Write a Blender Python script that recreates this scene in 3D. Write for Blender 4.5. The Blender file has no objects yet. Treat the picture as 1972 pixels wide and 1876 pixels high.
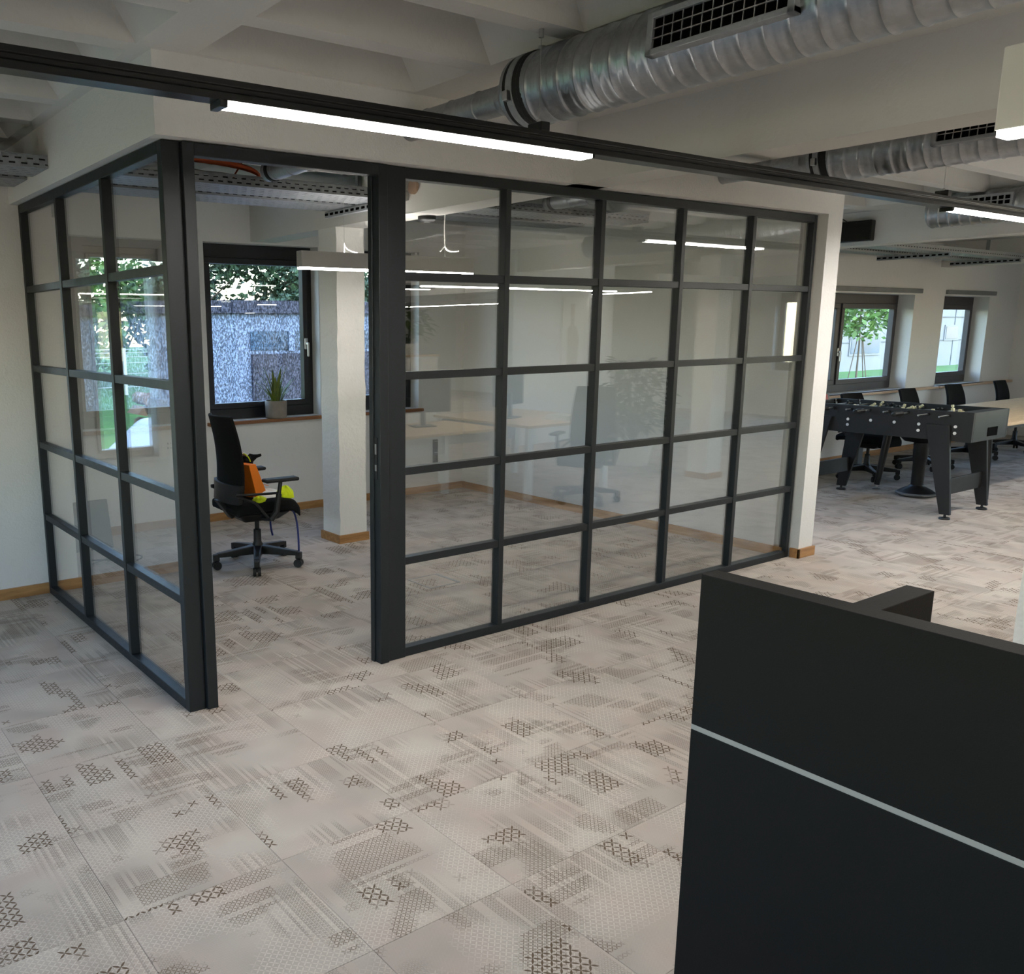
import bpy, math, random
from mathutils import Vector, Matrix
random.seed(7)
PI = math.pi
C = bpy.context.scene.collection
sc = bpy.context.scene
# ------------------------------------------------------------------ camera, world, exposure
CAM = Vector((-1.3999, -3.4608, 1.6430))
AZ, EL, ROLL = math.radians(55.5863), math.radians(-11.6043), math.radians(-0.4238)
FPX, CX, CY, W, H = 1721.316, 716.508, 984.240, 1972.0, 1876.0
fwd = Vector((math.cos(EL)*math.cos(AZ), math.cos(EL)*math.sin(AZ), math.sin(EL)))
rgt = fwd.cross(Vector((0, 0, 1))).normalized(); up0 = rgt.cross(fwd)
r2 = rgt*math.cos(ROLL) + up0*math.sin(ROLL); u2 = up0*math.cos(ROLL) - rgt*math.sin(ROLL)
cd = bpy.data.cameras.new('camera'); cam = bpy.data.objects.new('camera', cd); C.objects.link(cam)
cam.matrix_world = Matrix(((r2.x, u2.x, -fwd.x, CAM.x), (r2.y, u2.y, -fwd.y, CAM.y), (r2.z, u2.z, -fwd.z, CAM.z), (0, 0, 0, 1)))
cd.sensor_fit = 'HORIZONTAL'; cd.sensor_width = 36.0; cd.lens = 36.0*FPX/W
cd.shift_x = (W/2 - CX)/W; cd.shift_y = (CY - H/2)/W
cd.clip_start = 0.05; cd.clip_end = 400
sc.camera = cam
world = bpy.data.worlds.new('world'); sc.world = world; world.use_nodes = True
wn = world.node_tree; bg = wn.nodes['Background']
sky = wn.nodes.new('ShaderNodeTexSky'); sky.sky_type = 'NISHITA'; sky.sun_disc = False
sky.sun_elevation = math.radians(52); sky.sun_rotation = math.radians(180); sky.air_density = 1.3; sky.dust_density = .6; sky.ozone_density = 2.5
wn.links.new(sky.outputs[0], bg.inputs[0]); bg.inputs[1].default_value = 1.45
vs = sc.view_settings
vs.view_transform = 'Standard'; vs.look = 'None'; vs.gamma = 1.0; vs.exposure = 0.52; vs.use_curve_mapping = False
sc.cycles.max_bounces = 7; sc.cycles.diffuse_bounces = 3; sc.cycles.glossy_bounces = 3
sc.cycles.use_light_tree = False; sc.cycles.use_adaptive_sampling = True; sc.cycles.adaptive_threshold = 0.05; sc.cycles.adaptive_min_samples = 16
sc.cycles.transparent_max_bounces = 24; sc.cycles.sample_clamp_indirect = 6.0
sc.cycles.caustics_reflective = False; sc.cycles.caustics_refractive = False
LED_TRACK, LED_SIDE, LED_PEND, LED_UP = 84.0, 4.0, 30.0, 25.0
def portal(loc, rot, sx, sz):      # marks a window opening for the sky light
    l = bpy.data.lights.new('window_portal', 'AREA'); l.shape = 'RECTANGLE'; l.size = sx; l.size_y = sz
    l.cycles.is_portal = True
    o = bpy.data.objects.new('window_portal', l); C.objects.link(o); o.location = loc; o.rotation_euler = rot
# ------------------------------------------------------------------ materials
MATS = {}
def lin(r, g, b):
    f = lambda c: (c/12.92 if c <= .04045 else ((c+.055)/1.055)**2.4)
    return (f(r/255), f(g/255), f(b/255), 1)
class NT:
    def __init__(s, name):
        s.m = bpy.data.materials.new(name); s.m.use_nodes = True; s.t = s.m.node_tree; s.t.nodes.clear()
        s.out = s.t.nodes.new('ShaderNodeOutputMaterial')
    def n(s, typ, **kw):
        d = s.t.nodes.new(typ)
        for k, v in kw.items(): setattr(d, k, v)
        return d
    def l(s, a, b): s.t.links.new(a, b)
    def put(s, inp, v):
        if isinstance(v, bpy.types.NodeSocket): s.l(v, inp)
        else: inp.default_value = v
    def math(s, op, a, b=None, c=None):
        d = s.n('ShaderNodeMath', operation=op); s.put(d.inputs[0], a)
        if b is not None: s.put(d.inputs[1], b)
        if c is not None: s.put(d.inputs[2], c)
        return d.outputs[0]
    def vmath(s, op, a, b=None):
        d = s.n('ShaderNodeVectorMath', operation=op); s.put(d.inputs[0], a)
        if b is not None: s.put(d.inputs[1], b)
        return d.outputs[0]
    def mix(s, f, a, b):
        d = s.n('ShaderNodeMix', data_type='RGBA'); s.put(d.inputs[0], f); s.put(d.inputs[6], a); s.put(d.inputs[7], b); return d.outputs[2]
    def noise(s, vec, scale, detail=3, rough=.5, dim='3D'):
        d = s.n('ShaderNodeTexNoise', noise_dimensions=dim); s.put(d.inputs['Vector'], vec); d.inputs['Scale'].default_value = scale
        d.inputs['Detail'].default_value = detail; d.inputs['Roughness'].default_value = rough; return d.outputs[0]
    def ramp(s, f, lo, hi):
        d = s.n('ShaderNodeMapRange'); s.put(d.inputs[0], f); d.inputs[1].default_value = lo; d.inputs[2].default_value = hi; return d.outputs[0]
    def coord(s, which='Object', scale=(1, 1, 1)):
        c = s.n('ShaderNodeTexCoord').outputs[which]
        if scale != (1, 1, 1): c = s.vmath('MULTIPLY', c, scale)
        return c
    def bsdf(s, col, rough, metal=0, spec=.5, normal=None, coat=0):
        b = s.n('ShaderNodeBsdfPrincipled'); s.put(b.inputs['Base Color'], col); s.put(b.inputs['Roughness'], rough)
        s.put(b.inputs['Metallic'], metal); b.inputs['Specular IOR Level'].default_value = spec; b.inputs['Coat Weight'].default_value = coat
        if normal is not None: s.l(normal, b.inputs['Normal'])
        s.l(b.outputs[0], s.out.inputs[0]); return b
    def bump(s, h, strength, dist=.01):
        d = s.n('ShaderNodeBump'); d.inputs['Strength'].default_value = strength; d.inputs['Distance'].default_value = dist; s.l(h, d.inputs['Height']); return d.outputs[0]
def M(name, col, rough=.5, metal=0, var=.10, scale=6, bump=0, bscale=60, spec=.5, stretch=(1, 1, 1), coat=0, coord='Object', rvar=.06):
    if name in MATS: return MATS[name]
    t = NT(name); c = lin(*col); v = t.coord(coord, stretch)
    f = t.noise(v, scale, 2)
    a = tuple(x*(1-var) for x in c[:3])+(1,); b = tuple(min(1, x*(1+var)) for x in c[:3])+(1,)
    colr = t.mix(t.ramp(f, .3, .7), a, b)
    r = t.math('MULTIPLY_ADD', f, rvar*2, max(0, rough-rvar))
    nrm = t.bump(t.noise(v, bscale, 1), bump) if bump else None
    t.bsdf(colr, r, metal, spec, nrm, coat); MATS[name] = t.m; return t.m
def EM(name, col, strength):
    t = NT(name); e = t.n('ShaderNodeEmission'); v = t.coord(); f = t.noise(v, 3, 1)
    c = lin(*col); t.l(t.mix(f, c, tuple(x*.97 for x in c[:3])+(1,)), e.inputs[0]); e.inputs[1].default_value = strength
    t.l(e.outputs[0], t.out.inputs[0]); return t.m
def glass(name, tint, rough=0.0, extra=0.0):
    t = NT(name); lw = t.n('ShaderNodeLayerWeight'); f5 = t.math('POWER', lw.outputs['Facing'], 5.0)
    fr = t.math('MULTIPLY_ADD', f5, .95, .045+extra)
    tr = t.n('ShaderNodeBsdfTransparent')
    t.l(t.mix(t.noise(t.coord(), 1.5, 1), tint+(1,), tuple(x*.99 for x in tint)+(1,)), tr.inputs[0])
    gl = t.n('ShaderNodeBsdfGlossy'); gl.inputs['Roughness'].default_value = rough; gl.inputs['Color'].default_value = (1, 1, 1, 1)
    mx = t.n('ShaderNodeMixShader'); t.l(fr, mx.inputs[0]); t.l(tr.outputs[0], mx.inputs[1]); t.l(gl.outputs[0], mx.inputs[2]); t.l(mx.outputs[0], t.out.inputs[0])
    return t.m
def wood(name, a, b, rough=.45, axis=0, scale=1.0):
    t = NT(name); st = [14*scale]*3; st[axis] = 1.2*scale
    v = t.coord('Object', tuple(st)); f = t.noise(v, 2.5, 5, .6); g = t.noise(t.coord('Object', tuple(x*6 for x in st)), 2, 2)
    col = t.mix(t.ramp(f, .3, .7), lin(*a), lin(*b)); col = t.mix(t.math('MULTIPLY', t.ramp(g, .55, .75), .35), col, tuple(x*.6 for x in lin(*a)[:3])+(1,))
    t.bsdf(col, rough, 0, .4, t.bump(g, .12, .002)); return t.m
def carpet():
    t = NT('carpet_print'); P = t.n('ShaderNodeNewGeometry').outputs['Position']
    sp = t.n('ShaderNodeSeparateXYZ'); t.l(P, sp.inputs[0]); X, Y = sp.outputs[0], sp.outputs[1]
    TX, TY, TS = -.206, -.185, .508
    tx = t.math('FLOOR', t.math('DIVIDE', t.math('SUBTRACT', X, TX), TS)); ty = t.math('FLOOR', t.math('DIVIDE', t.math('SUBTRACT', Y, TY), TS))
    def comb(a, b, c=0.0):
        d = t.n('ShaderNodeCombineXYZ'); t.put(d.inputs[0], a); t.put(d.inputs[1], b); t.put(d.inputs[2], c); return d.outputs[0]
    tid = comb(tx, ty); wnz = t.n('ShaderNodeTexWhiteNoise', noise_dimensions='3D'); t.l(tid, wnz.inputs[0]); hv = wnz.outputs[0]
    zoff = t.math('MULTIPLY', hv, 37.0)
    def layer(pitch, arm, wid, nscale, thr, soft, seed, stripe, ax):
        a = t.math('DIVIDE', X, pitch); b = t.math('DIVIDE', Y, pitch)
        ia, ib = t.math('FLOOR', a), t.math('FLOOR', b)
        fx = t.math('SUBTRACT', t.math('FRACT', a), .5); fy = t.math('SUBTRACT', t.math('FRACT', b), .5)
        u = t.math('ABSOLUTE', t.math('MULTIPLY', t.math('ADD', fx, fy), .7071)); v = t.math('ABSOLUTE', t.math('MULTIPLY', t.math('SUBTRACT', fx, fy), .7071))
        mn, mx = t.math('MINIMUM', u, v), t.math('MAXIMUM', u, v)
        q = t.math('SUBTRACT', t.math('MULTIPLY', mx, 2/arm), 1.0)
        lim = t.math('MULTIPLY', t.math('SUBTRACT', 1.1, t.math('MULTIPLY', q, q)), wid)
        shape = t.math('MULTIPLY', t.math('LESS_THAN', mn, lim), t.math('LESS_THAN', mx, arm*1.02))
        cell = comb(t.math('MULTIPLY', ia, pitch), t.math('MULTIPLY', ib, pitch), t.math('ADD', zoff, seed))
        m = t.ramp(t.noise(cell, nscale, 1, .6), thr, thr+soft)
        if stripe:
            wr = t.n('ShaderNodeTexWhiteNoise', noise_dimensions='2D'); t.l(comb((ia if ax else ib), t.math('ADD', hv, seed)), wr.inputs[0])
            m = t.math('MULTIPLY', m, t.math('GREATER_THAN', wr.outputs[0], stripe))
        return t.math('MULTIPLY', shape, m), m
    base = t.mix(t.ramp(t.noise(comb(X, Y, zoff), 3.2, 1, .6), .35, .65), lin(176, 167, 158), lin(198, 189, 178))
    base = t.mix(t.ramp(t.noise(comb(X, Y, t.math('MULTIPLY', zoff, 3.0)), 5, 1), .4, .7), base, lin(188, 174, 164))
    wv = t.math('FRACT', t.math('MULTIPLY', t.math('ADD', X, Y), 190.0)); wv2 = t.math('FRACT', t.math('MULTIPLY', t.math('SUBTRACT', X, Y), 190.0))
    weave = t.math('MULTIPLY', t.math('GREATER_THAN', wv, .5), t.math('GREATER_THAN', wv2, .5))
    base = t.mix(t.math('MULTIPLY', weave, .16), base, lin(120, 108, 98))
    l1, _ = layer(.0230, .64, .080, 3.2, .44, .10, 3.0, 0, 1)
    col = t.mix(t.math('MULTIPLY', l1, .60), base, lin(216, 208, 196))
    l2, _ = layer(.0112, .64, .13, 3.6, .50, .12, 11.0, .34, 1)
    col = t.mix(t.math('MULTIPLY', l2, .55), col, lin(118, 107, 97))
    l3, _ = layer(.0175, .66, .095, 4.2, .545, .05, 23.0, .28, 0)
    col = t.mix(t.math('MULTIPLY', l3, .75), col, lin(112, 97, 82))
    l4, _ = layer(.0350, .66, .085, 3.8, .595, .02, 31.0, .25, 1)
    col = t.mix(t.math('MULTIPLY', l4, .92), col, lin(98, 80, 62))
    hgt = t.math('ADD', t.math('MULTIPLY', weave, .4), t.math('MULTIPLY', l4, -.6))
    b = t.bsdf(col, .95, 0, .15, t.bump(hgt, .25, .002)); return t.m
def screen_film():
    t = NT('perforated_sun_screen'); v = t.coord('Object', (1, 1, .42)); f = t.noise(v, 105, 2, .7); g = t.noise(v, 260, 1)
    k = t.ramp(t.math('ADD', t.math('MULTIPLY', f, .75), t.math('MULTIPLY', g, .25)), .46, .54)
    tr = t.n('ShaderNodeBsdfTransparent'); df = t.n('ShaderNodeBsdfDiffuse'); df.inputs[0].default_value = lin(20, 30, 42)
    mx = t.n('ShaderNodeMixShader'); t.l(t.math('MULTIPLY', k, .52), mx.inputs[0]); t.l(tr.outputs[0], mx.inputs[1]); t.l(df.outputs[0], mx.inputs[2]); t.l(mx.outputs[0], t.out.inputs[0]); return t.m
def plaster(name, col, bump, bs, var=.05):
    t = NT(name); v = t.coord(); f = t.noise(v, 1.3, 1); c = lin(*col)
    colr = t.mix(t.ramp(f, .3, .75), tuple(x*(1-var) for x in c[:3])+(1,), c)
    sp = t.ramp(t.noise(v, 22, 1, .7), .62, .70); colr = t.mix(t.math('MULTIPLY', sp, .035), colr, lin(150, 140, 128))
    h = t.noise(v, bs*.6, 2, .7)
    t.bsdf(colr, .85, 0, .25, t.bump(h, bump, .006)); return t.m
def streak(name, a, b, rough, metal=.9):      # galvanised sheet
    t = NT(name); v = t.coord(); f = t.n('ShaderNodeTexVoronoi'); t.l(v, f.inputs[0]); f.inputs['Scale'].default_value = 70
    g = t.noise(v, 9, 3); sp = t.n('ShaderNodeSeparateColor'); t.l(f.outputs['Color'], sp.inputs[0])
    col = t.mix(t.math('ADD', t.math('MULTIPLY', sp.outputs[0], .30), t.math('MULTIPLY', g, .5)), lin(*a), lin(*b))
    t.bsdf(col, t.math('MULTIPLY_ADD', g, .12, rough), metal, .5); return t.m
m_white = plaster('white_wall_paint', (232, 231, 228), .35, 130)
m_ceil = plaster('white_ceiling_paint', (224, 222, 217), .30, 60, .09)
m_rough = plaster('rough_white_concrete_paint', (232, 231, 226), .95, 34)
m_carpet = carpet()
m_under = M('screed', (120, 112, 104), .9)
m_frame = M('anthracite_powder_coat', (27, 32, 35), .48, 0, .06, 30, .04, 300, .4)
m_black = M('black_plastic', (22, 22, 23), .45, 0, .1, 12)
m_blackmat = M('black_fabric', (17, 17, 18), .9, 0, .15, 40, .25, 220, .2)
m_blackmetal = M('black_lacquered_metal', (20, 20, 21), .32, 0, .08, 10, .0, 60, .5)
m_winframe = M('dark_window_frame', (31, 32, 37), .4, 0, .06, 8)
m_winframe2 = M('brown_grey_window_frame', (66, 62, 66), .45, 0, .06, 8)
m_glass = glass('partition_glass', (.985, .992, .980), 0.0, .115)
m_pane = glass('window_glass', (.95, .97, .97))
m_oak = wood('oak_baseboard', (152, 108, 66), (186, 142, 92), .45, 0)
m_oaky = wood('oak_baseboard_long', (152, 108, 66), (186, 142, 92), .45, 1)
m_sill = wood('oak_sill', (128, 84, 52), (162, 112, 72), .4, 0)
m_sillpale = wood('pale_sill', (190, 158, 128), (212, 184, 156), .4, 0)
m_table = wood('light_oak_tabletop', (196, 166, 128), (218, 192, 156), .4, 0)
m_zinc = streak('galvanised_steel', (150, 153, 156), (186, 189, 192), .27)
m_zincdull = streak('dull_galvanised_steel', (140, 143, 146), (172, 176, 180), .42, .35)
m_steel = M('brushed_steel', (190, 190, 190), .3, 1, .06, 20)
m_rubber = M('black_rubber', (18, 18, 18), .7, 0, .1, 20)
m_led = EM('led_diffuser_glow', (255, 250, 243), LED_TRACK)
m_leds = EM('led_diffuser_edge_glow', (255, 250, 243), LED_SIDE)
m_ledp = EM('pendant_diffuser_glow', (255, 250, 243), LED_PEND)
m_ledu = EM('pendant_uplight_glow', (255, 250, 243), LED_UP)
m_lampgrey = M('satin_grey_aluminium', (176, 175, 173), .5, .1, .04, 5)
m_lampwhite = M('satin_white_housing', (226, 222, 214), .5, 0, .03, 5)
m_cableor = M('orange_cable_sheath', (196, 84, 34), .5, 0, .12, 20)
m_cablegr = M('grey_cable_sheath', (120, 116, 110), .5, 0, .1, 20)
m_cablewh = M('white_cable_sheath', (232, 230, 226), .5, 0, .04, 20)
m_desk = M('black_laminate', (15, 14, 14), .6, 0, .10, 3, .05, 420, .22)
m_alu = M('silver_trim', (186, 186, 184), .35, .6, .04, 20)
m_foos = M('charcoal_board', (27, 27, 29), .55, 0, .08, 6, .04, 300)
m_cream = M('cream_plastic', (226, 216, 176), .4, 0, .05, 20)
m_capwhite = M('white_cap_plastic', (235, 235, 235), .4, 0, .03, 20)
m_field = M('green_playfield', (46, 100, 58), .6, 0, .1, 6)
m_red = M('red_plastic', (150, 40, 34), .4, 0, .1, 10)
m_leaf = M('leaf_green', (86, 112, 46), .55, 0, .35, 9)
m_leafdark = M('leaf_dark_green', (46, 68, 38), .6, 0, .35, 2.0)
m_leafmid = M('leaf_mid_green', (76, 108, 44), .6, 0, .35, 2.0)
m_blade = M('snake_plant_green', (96, 112, 40), .5, 0, .35, 14, 0, 60, .5, (6, 6, 1))
m_pot = M('grey_stoneware', (132, 124, 114), .6, 0, .12, 18, .15, 90)
m_soil = M('potting_soil', (48, 36, 28), .95, 0, .3, 40, .5, 80)
m_bark = M('tree_bark', (84, 70, 56), .9, 0, .3, 10, .4, 30)
m_orange = M('orange_paper', (246, 132, 30), .7, 0, .06, 8)
m_yellow = M('hi_vis_yellow', (216, 232, 20), .8, 0, .08, 14, .3, 60)
m_whitecloth = M('white_cloth', (228, 226, 224), .9, 0, .06, 20, .3, 60)
m_bluecord = M('blue_cord', (34, 46, 110), .6, 0, .1, 30)
m_lawn = M('lawn', (56, 98, 30), .95, 0, .25, .7, .3, 6)
m_asphalt = M('paving', (98, 98, 98), .95, 0, .1, 1.0)
m_house = M('pale_house_render', (108, 118, 134), .9, 0, .04, 3)
m_housewhite = M('white_facade_panel', (112, 113, 115), .7, 0, .03, 1)
m_fascia = M('dark_roof_edge', (46, 46, 58), .7, 0, .08, 3)
m_panel = M('grey_violet_panel', (48, 48, 60), .6, 0, .08, 3)
m_joint = M('panel_joint', (70, 76, 82), .8)
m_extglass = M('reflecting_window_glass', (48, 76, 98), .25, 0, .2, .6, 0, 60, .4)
m_lampblack = M('black_screen_glass', (10, 10, 11), .16, 0, .05, 4)
m_greyplastic = M('grey_plastic', (120, 122, 124), .5)
m_cork = M('cork_disc', (160, 120, 88), .8, 0, .2, 40)
m_whiteleg = M('white_powder_coat', (230, 230, 228), .45, 0, .03, 10)
m_paper = M('white_paper', (238, 236, 230), .8, 0, .03, 10)
m_sketch = M('pale_print', (200, 190, 176), .8, 0, .06, 10)
m_log = M('cut_firewood', (126, 100, 76), .9, 0, .35, 7)
m_carwhite = M('white_car_paint', (200, 202, 206), .25, 0, .02, 3, 0, 60, .6)
m_openshade = M('opening_shade_black', (4, 4, 4), .95, 0, .1, 6, 0, 60, .05)  # black paint standing for the shade inside openings

# ------------------------------------------------------------------ mesh builder
class MB:
    def __init__(s, o=(0, 0, 0)): s.v = []; s.f = []; s.o = Vector(o)
    def add(s, vs, fs):
        k = len(s.v); s.v += [tuple(Vector(p)-s.o) for p in vs]; s.f += [tuple(i+k for i in q) for q in fs]; return s
    def box(s, x0, x1, y0, y1, z0, z1):
        x0, x1 = min(x0, x1), max(x0, x1); y0, y1 = min(y0, y1), max(y0, y1); z0, z1 = min(z0, z1), max(z0, z1)
        return s.add([(x0, y0, z0), (x1, y0, z0), (x1, y1, z0), (x0, y1, z0), (x0, y0, z1), (x1, y0, z1), (x1, y1, z1), (x0, y1, z1)],
                     [(0, 3, 2, 1), (4, 5, 6, 7), (0, 1, 5, 4), (1, 2, 6, 5), (2, 3, 7, 6), (3, 0, 4, 7)])
    def hexa(s, a, b):          # two quads (each 4 points) joined
        return s.add(list(a)+list(b), [(0, 3, 2, 1), (4, 5, 6, 7), (0, 1, 5, 4), (1, 2, 6, 5), (2, 3, 7, 6), (3, 0, 4, 7)])
    def prism(s, poly, d):      # polygon (3d points) extruded by vector d
        n = len(poly); d = Vector(d); a = [Vector(p) for p in poly]; b = [p+d for p in a]
        return s.add(a+b, [tuple(range(n-1, -1, -1)), tuple(range(n, 2*n))]+[(i, (i+1) % n, n+(i+1) % n, n+i) for i in range(n)])
    def tube(s, path, r, n=8, cap=True):
        path = [Vector(p) for p in path]; rs = r if isinstance(r, (list, tuple)) else [r]*len(path); k = len(s.v); vs = []
        ref = None
        for i, p in enumerate(path):
            d = (path[min(i+1, len(path)-1)]-path[max(i-1, 0)]).normalized()
            if ref is None: ref = Vector((0, 0, 1)) if abs(d.z) < .9 else Vector((1, 0, 0))
            a = d.cross(ref).normalized(); b = a.cross(d).normalized(); ref = b if abs(d.dot(b)) < .9 else ref
            for j in range(n):
                t = 2*PI*j/n; vs.append(p+a*rs[i]*math.cos(t)+b*rs[i]*math.sin(t))
        fs = [(i*n+j, i*n+(j+1) % n, (i+1)*n+(j+1) % n, (i+1)*n+j) for i in range(len(path)-1) for j in range(n)]
        if cap: fs += [tuple(range(n-1, -1, -1)), tuple((len(path)-1)*n+j for j in range(n))]
        return s.add(vs, fs)
    def cyl(s, p0, p1, r, n=16): return s.tube([p0, p1], r, n)
    def lathe(s, prof, c=(0, 0, 0), n=24):   # profile (r,z) about the z axis
        vs = []; m = len(prof)
        for i in range(n):
            t = 2*PI*i/n
            for r, z in prof: vs.append((c[0]+r*math.cos(t), c[1]+r*math.sin(t), c[2]+z))
        fs = [(i*m+j, ((i+1) % n)*m+j, ((i+1) % n)*m+j+1, i*m+j+1) for i in range(n) for j in range(m-1)]
        if prof[0][0] > 1e-6: fs.append(tuple(i*m for i in range(n-1, -1, -1)))
        if prof[-1][0] > 1e-6: fs.append(tuple(i*m+m-1 for i in range(n)))
        return s.add(vs, fs)
    def slab(s, fn, nu, nv, th):   # closed curved slab; fn(u,v)->(point, normal)
        a, b = [], []
        for i in range(nu+1):
            for j in range(nv+1):
                p, nr = fn(i/nu, j/nv); p = Vector(p); nr = Vector(nr); a.append(p+nr*th/2); b.append(p-nr*th/2)
        N = (nu+1)*(nv+1); q = lambda i, j: i*(nv+1)+j; fs = []
        for i in range(nu):
            for j in range(nv):
                fs.append((q(i, j), q(i+1, j), q(i+1, j+1), q(i, j+1))); fs.append((N+q(i, j), N+q(i, j+1), N+q(i+1, j+1), N+q(i+1, j)))
        for i in range(nu):
            fs.append((q(i, 0), N+q(i, 0), N+q(i+1, 0), q(i+1, 0))); fs.append((q(i, nv), q(i+1, nv), N+q(i+1, nv), N+q(i, nv)))
        for j in range(nv):
            fs.append((q(0, j), q(0, j+1), N+q(0, j+1), N+q(0, j))); fs.append((q(nu, j), N+q(nu, j), N+q(nu, j+1), q(nu, j+1)))
        return s.add(a+b, fs)
    def build(s, name, mat, parent=None, smooth=False, bevel=0, label=None):
        me = bpy.data.meshes.new(name); me.from_pydata(s.v, [], s.f); me.validate(); me.update()
        me.materials.append(mat)
        if smooth:
            me.polygons.foreach_set('use_smooth', [True]*len(me.polygons))
            try: me.set_sharp_from_angle(angle=math.radians(40))
            except Exception: pass
        o = bpy.data.objects.new(name, me); C.objects.link(o)
        if bevel:
            b = o.modifiers.new('bevel', 'BEVEL'); b.width = bevel; b.segments = 2; b.limit_method = 'ANGLE'
        if parent is not None: o.parent = parent
        else: o.location = s.o
        if label: o['label'] = label
        return o
def tag(o, label=None, cat=None, group=None, kind=None):
    if label: o['label'] = label
    if cat: o['category'] = cat
    if group: o['group'] = group
    if kind: o['kind'] = kind
    return o
def T(name, label, cat, loc=(0, 0, 0), rz=0, group=None, kind=None):
    o = bpy.data.objects.new(name, None); C.objects.link(o); o.location = loc; o.rotation_euler = (0, 0, rz); o.empty_display_size = .1
    return tag(o, label, cat, group, kind)
def struct(mb, name, mat, label, cat, parent=None, **k):
    return tag(mb.build(name, mat, parent, **k), label, cat, None, 'structure')
def copy_tree(o, parent=None):
    c = o.copy(); C.objects.link(c); c.parent = parent
    for ch in list(o.children): copy_tree(ch, c)
    return c
def B(x0, x1, y0, y1, z0, z1): return MB().box(x0, x1, y0, y1, z0, z1)
def px(p):
    d = Vector(p)-CAM; z = d.dot(fwd); return (CX+FPX*d.dot(r2)/z, CY-FPX*d.dot(u2)/z, z)
# ================================================================== SETTING
ZC, ZB = 2.657, 2.36           # rib underside, beam underside / head of the partition
# ---- floor: carpet tiles
floor = struct(B(-5, 14, -15, 3.6, -.30, -.008), 'floor', m_under, 'grey screed floor under the patterned carpet tiles', 'floor')
TX, TY, TS, GAP = -.206, -.185, .508, .0004
tiles = []
for i in range(-10, 29):
    for j in range(-30, 8):
        x0, y0 = TX+i*TS, TY+j*TS
        if x0 >= 14 or y0 >= 3.6 or x0+TS <= -5 or y0+TS <= -15: continue
        if y0 > 2.2 and not (.15 < x0+TS and x0 < 4.6): continue
        c = (x0+TS/2, y0+TS/2, 0); u, v, d = px(c); vis = d > .3 and -150 < u < 2120 and 600 < v < 2100
        tiles.append((0 if vis else 1, d if vis else 99, x0, y0))
tiles.sort(); tb = MB(); hs = TS/2-GAP
def tileprofile(mb, x, y):
    e = .0010
    vs = [(x-hs, y-hs, -.008), (x+hs, y-hs, -.008), (x+hs, y+hs, -.008), (x-hs, y+hs, -.008), (x-hs, y-hs, -e), (x+hs, y-hs, -e), (x+hs, y+hs, -e), (x-hs, y+hs, -e),
          (x-hs+e, y-hs+e, 0), (x+hs-e, y-hs+e, 0), (x+hs-e, y+hs-e, 0), (x-hs+e, y+hs-e, 0)]
    mb.add(vs, [(0, 1, 5, 4), (1, 2, 6, 5), (2, 3, 7, 6), (3, 0, 4, 7), (4, 5, 9, 8), (5, 6, 10, 9), (6, 7, 11, 10), (7, 4, 8, 11), (8, 9, 10, 11)])
tileprofile(tb, 0, 0); t0 = tb.build('carpet_tile', m_carpet, floor); first = True; rest = MB()
for k, (nv, d, x0, y0) in enumerate(tiles):
    if k < 290:
        o = t0 if first else t0.copy()
        if not first: C.objects.link(o)
        first = False; o.location = (x0+TS/2, y0+TS/2, 0); o.parent = floor
    else: tileprofile(rest, x0+TS/2, y0+TS/2)
tag(rest.build('carpet_tile_field', m_carpet, floor), None, None, None, 'stuff')
# ---- ceiling with coffers
RIB0, RIBP, RIBW = -.038, .490, .10
blocks = [(-4.9, -2.95), (-2.55, -.11), (.12, 1.16), (2.95, 4.50), (4.95, 6.90), (7.9, 11.1)]
cm = MB(); D = .24
ys = [RIB0+RIBP*k for k in range(-12, 8)]
rows = [(a+RIBW/2, b-RIBW/2) for a, b in zip(ys[:-1], ys[1:])]
def cq(x0, x1, y0, y1, z=ZC): cm.add([(x0, y0, z), (x0, y1, z), (x1, y1, z), (x1, y0, z)], [(0, 1, 2, 3)])
prev = -15.0
for (a, b) in rows:
    if b > 3.6: break
    cq(-5, 14, prev, a); prev = b; xp = -5
    for (x0, x1) in blocks:
        cq(xp, x0, a, b); xp = x1; ex = .17; ey = .035; zt = ZC+D
        v = [(x0, a, ZC), (x1, a, ZC), (x1, b, ZC), (x0, b, ZC), (x0+ex, a+ey, zt), (x1-ex, a+ey, zt), (x1-ex, b-ey, zt), (x0+ex, b-ey, zt)]
        cm.add(v, [(0, 4, 5, 1), (1, 5, 6, 2), (2, 6, 7, 3), (3, 7, 4, 0), (4, 7, 6, 5)])
    cq(xp, 14, a, b)
cq(-5, 14, prev, 3.6)
cm.box(-5, 14, -15, 3.6, ZC+D+.02, ZC+D+.2)
ceil = struct(cm, 'ceiling', m_ceil, 'white ribbed concrete ceiling with sloped coffers', 'ceiling')
for nm, x0, x1 in (('l', -2.9, -2.66), ('b', 2.21, 2.45), ('c', 7.25, 7.49), ('d', 11.5, 11.74)):
    B(x0, x1, -15, 3.6, ZB, ZC+.01).build('beam', m_ceil, ceil)
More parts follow.
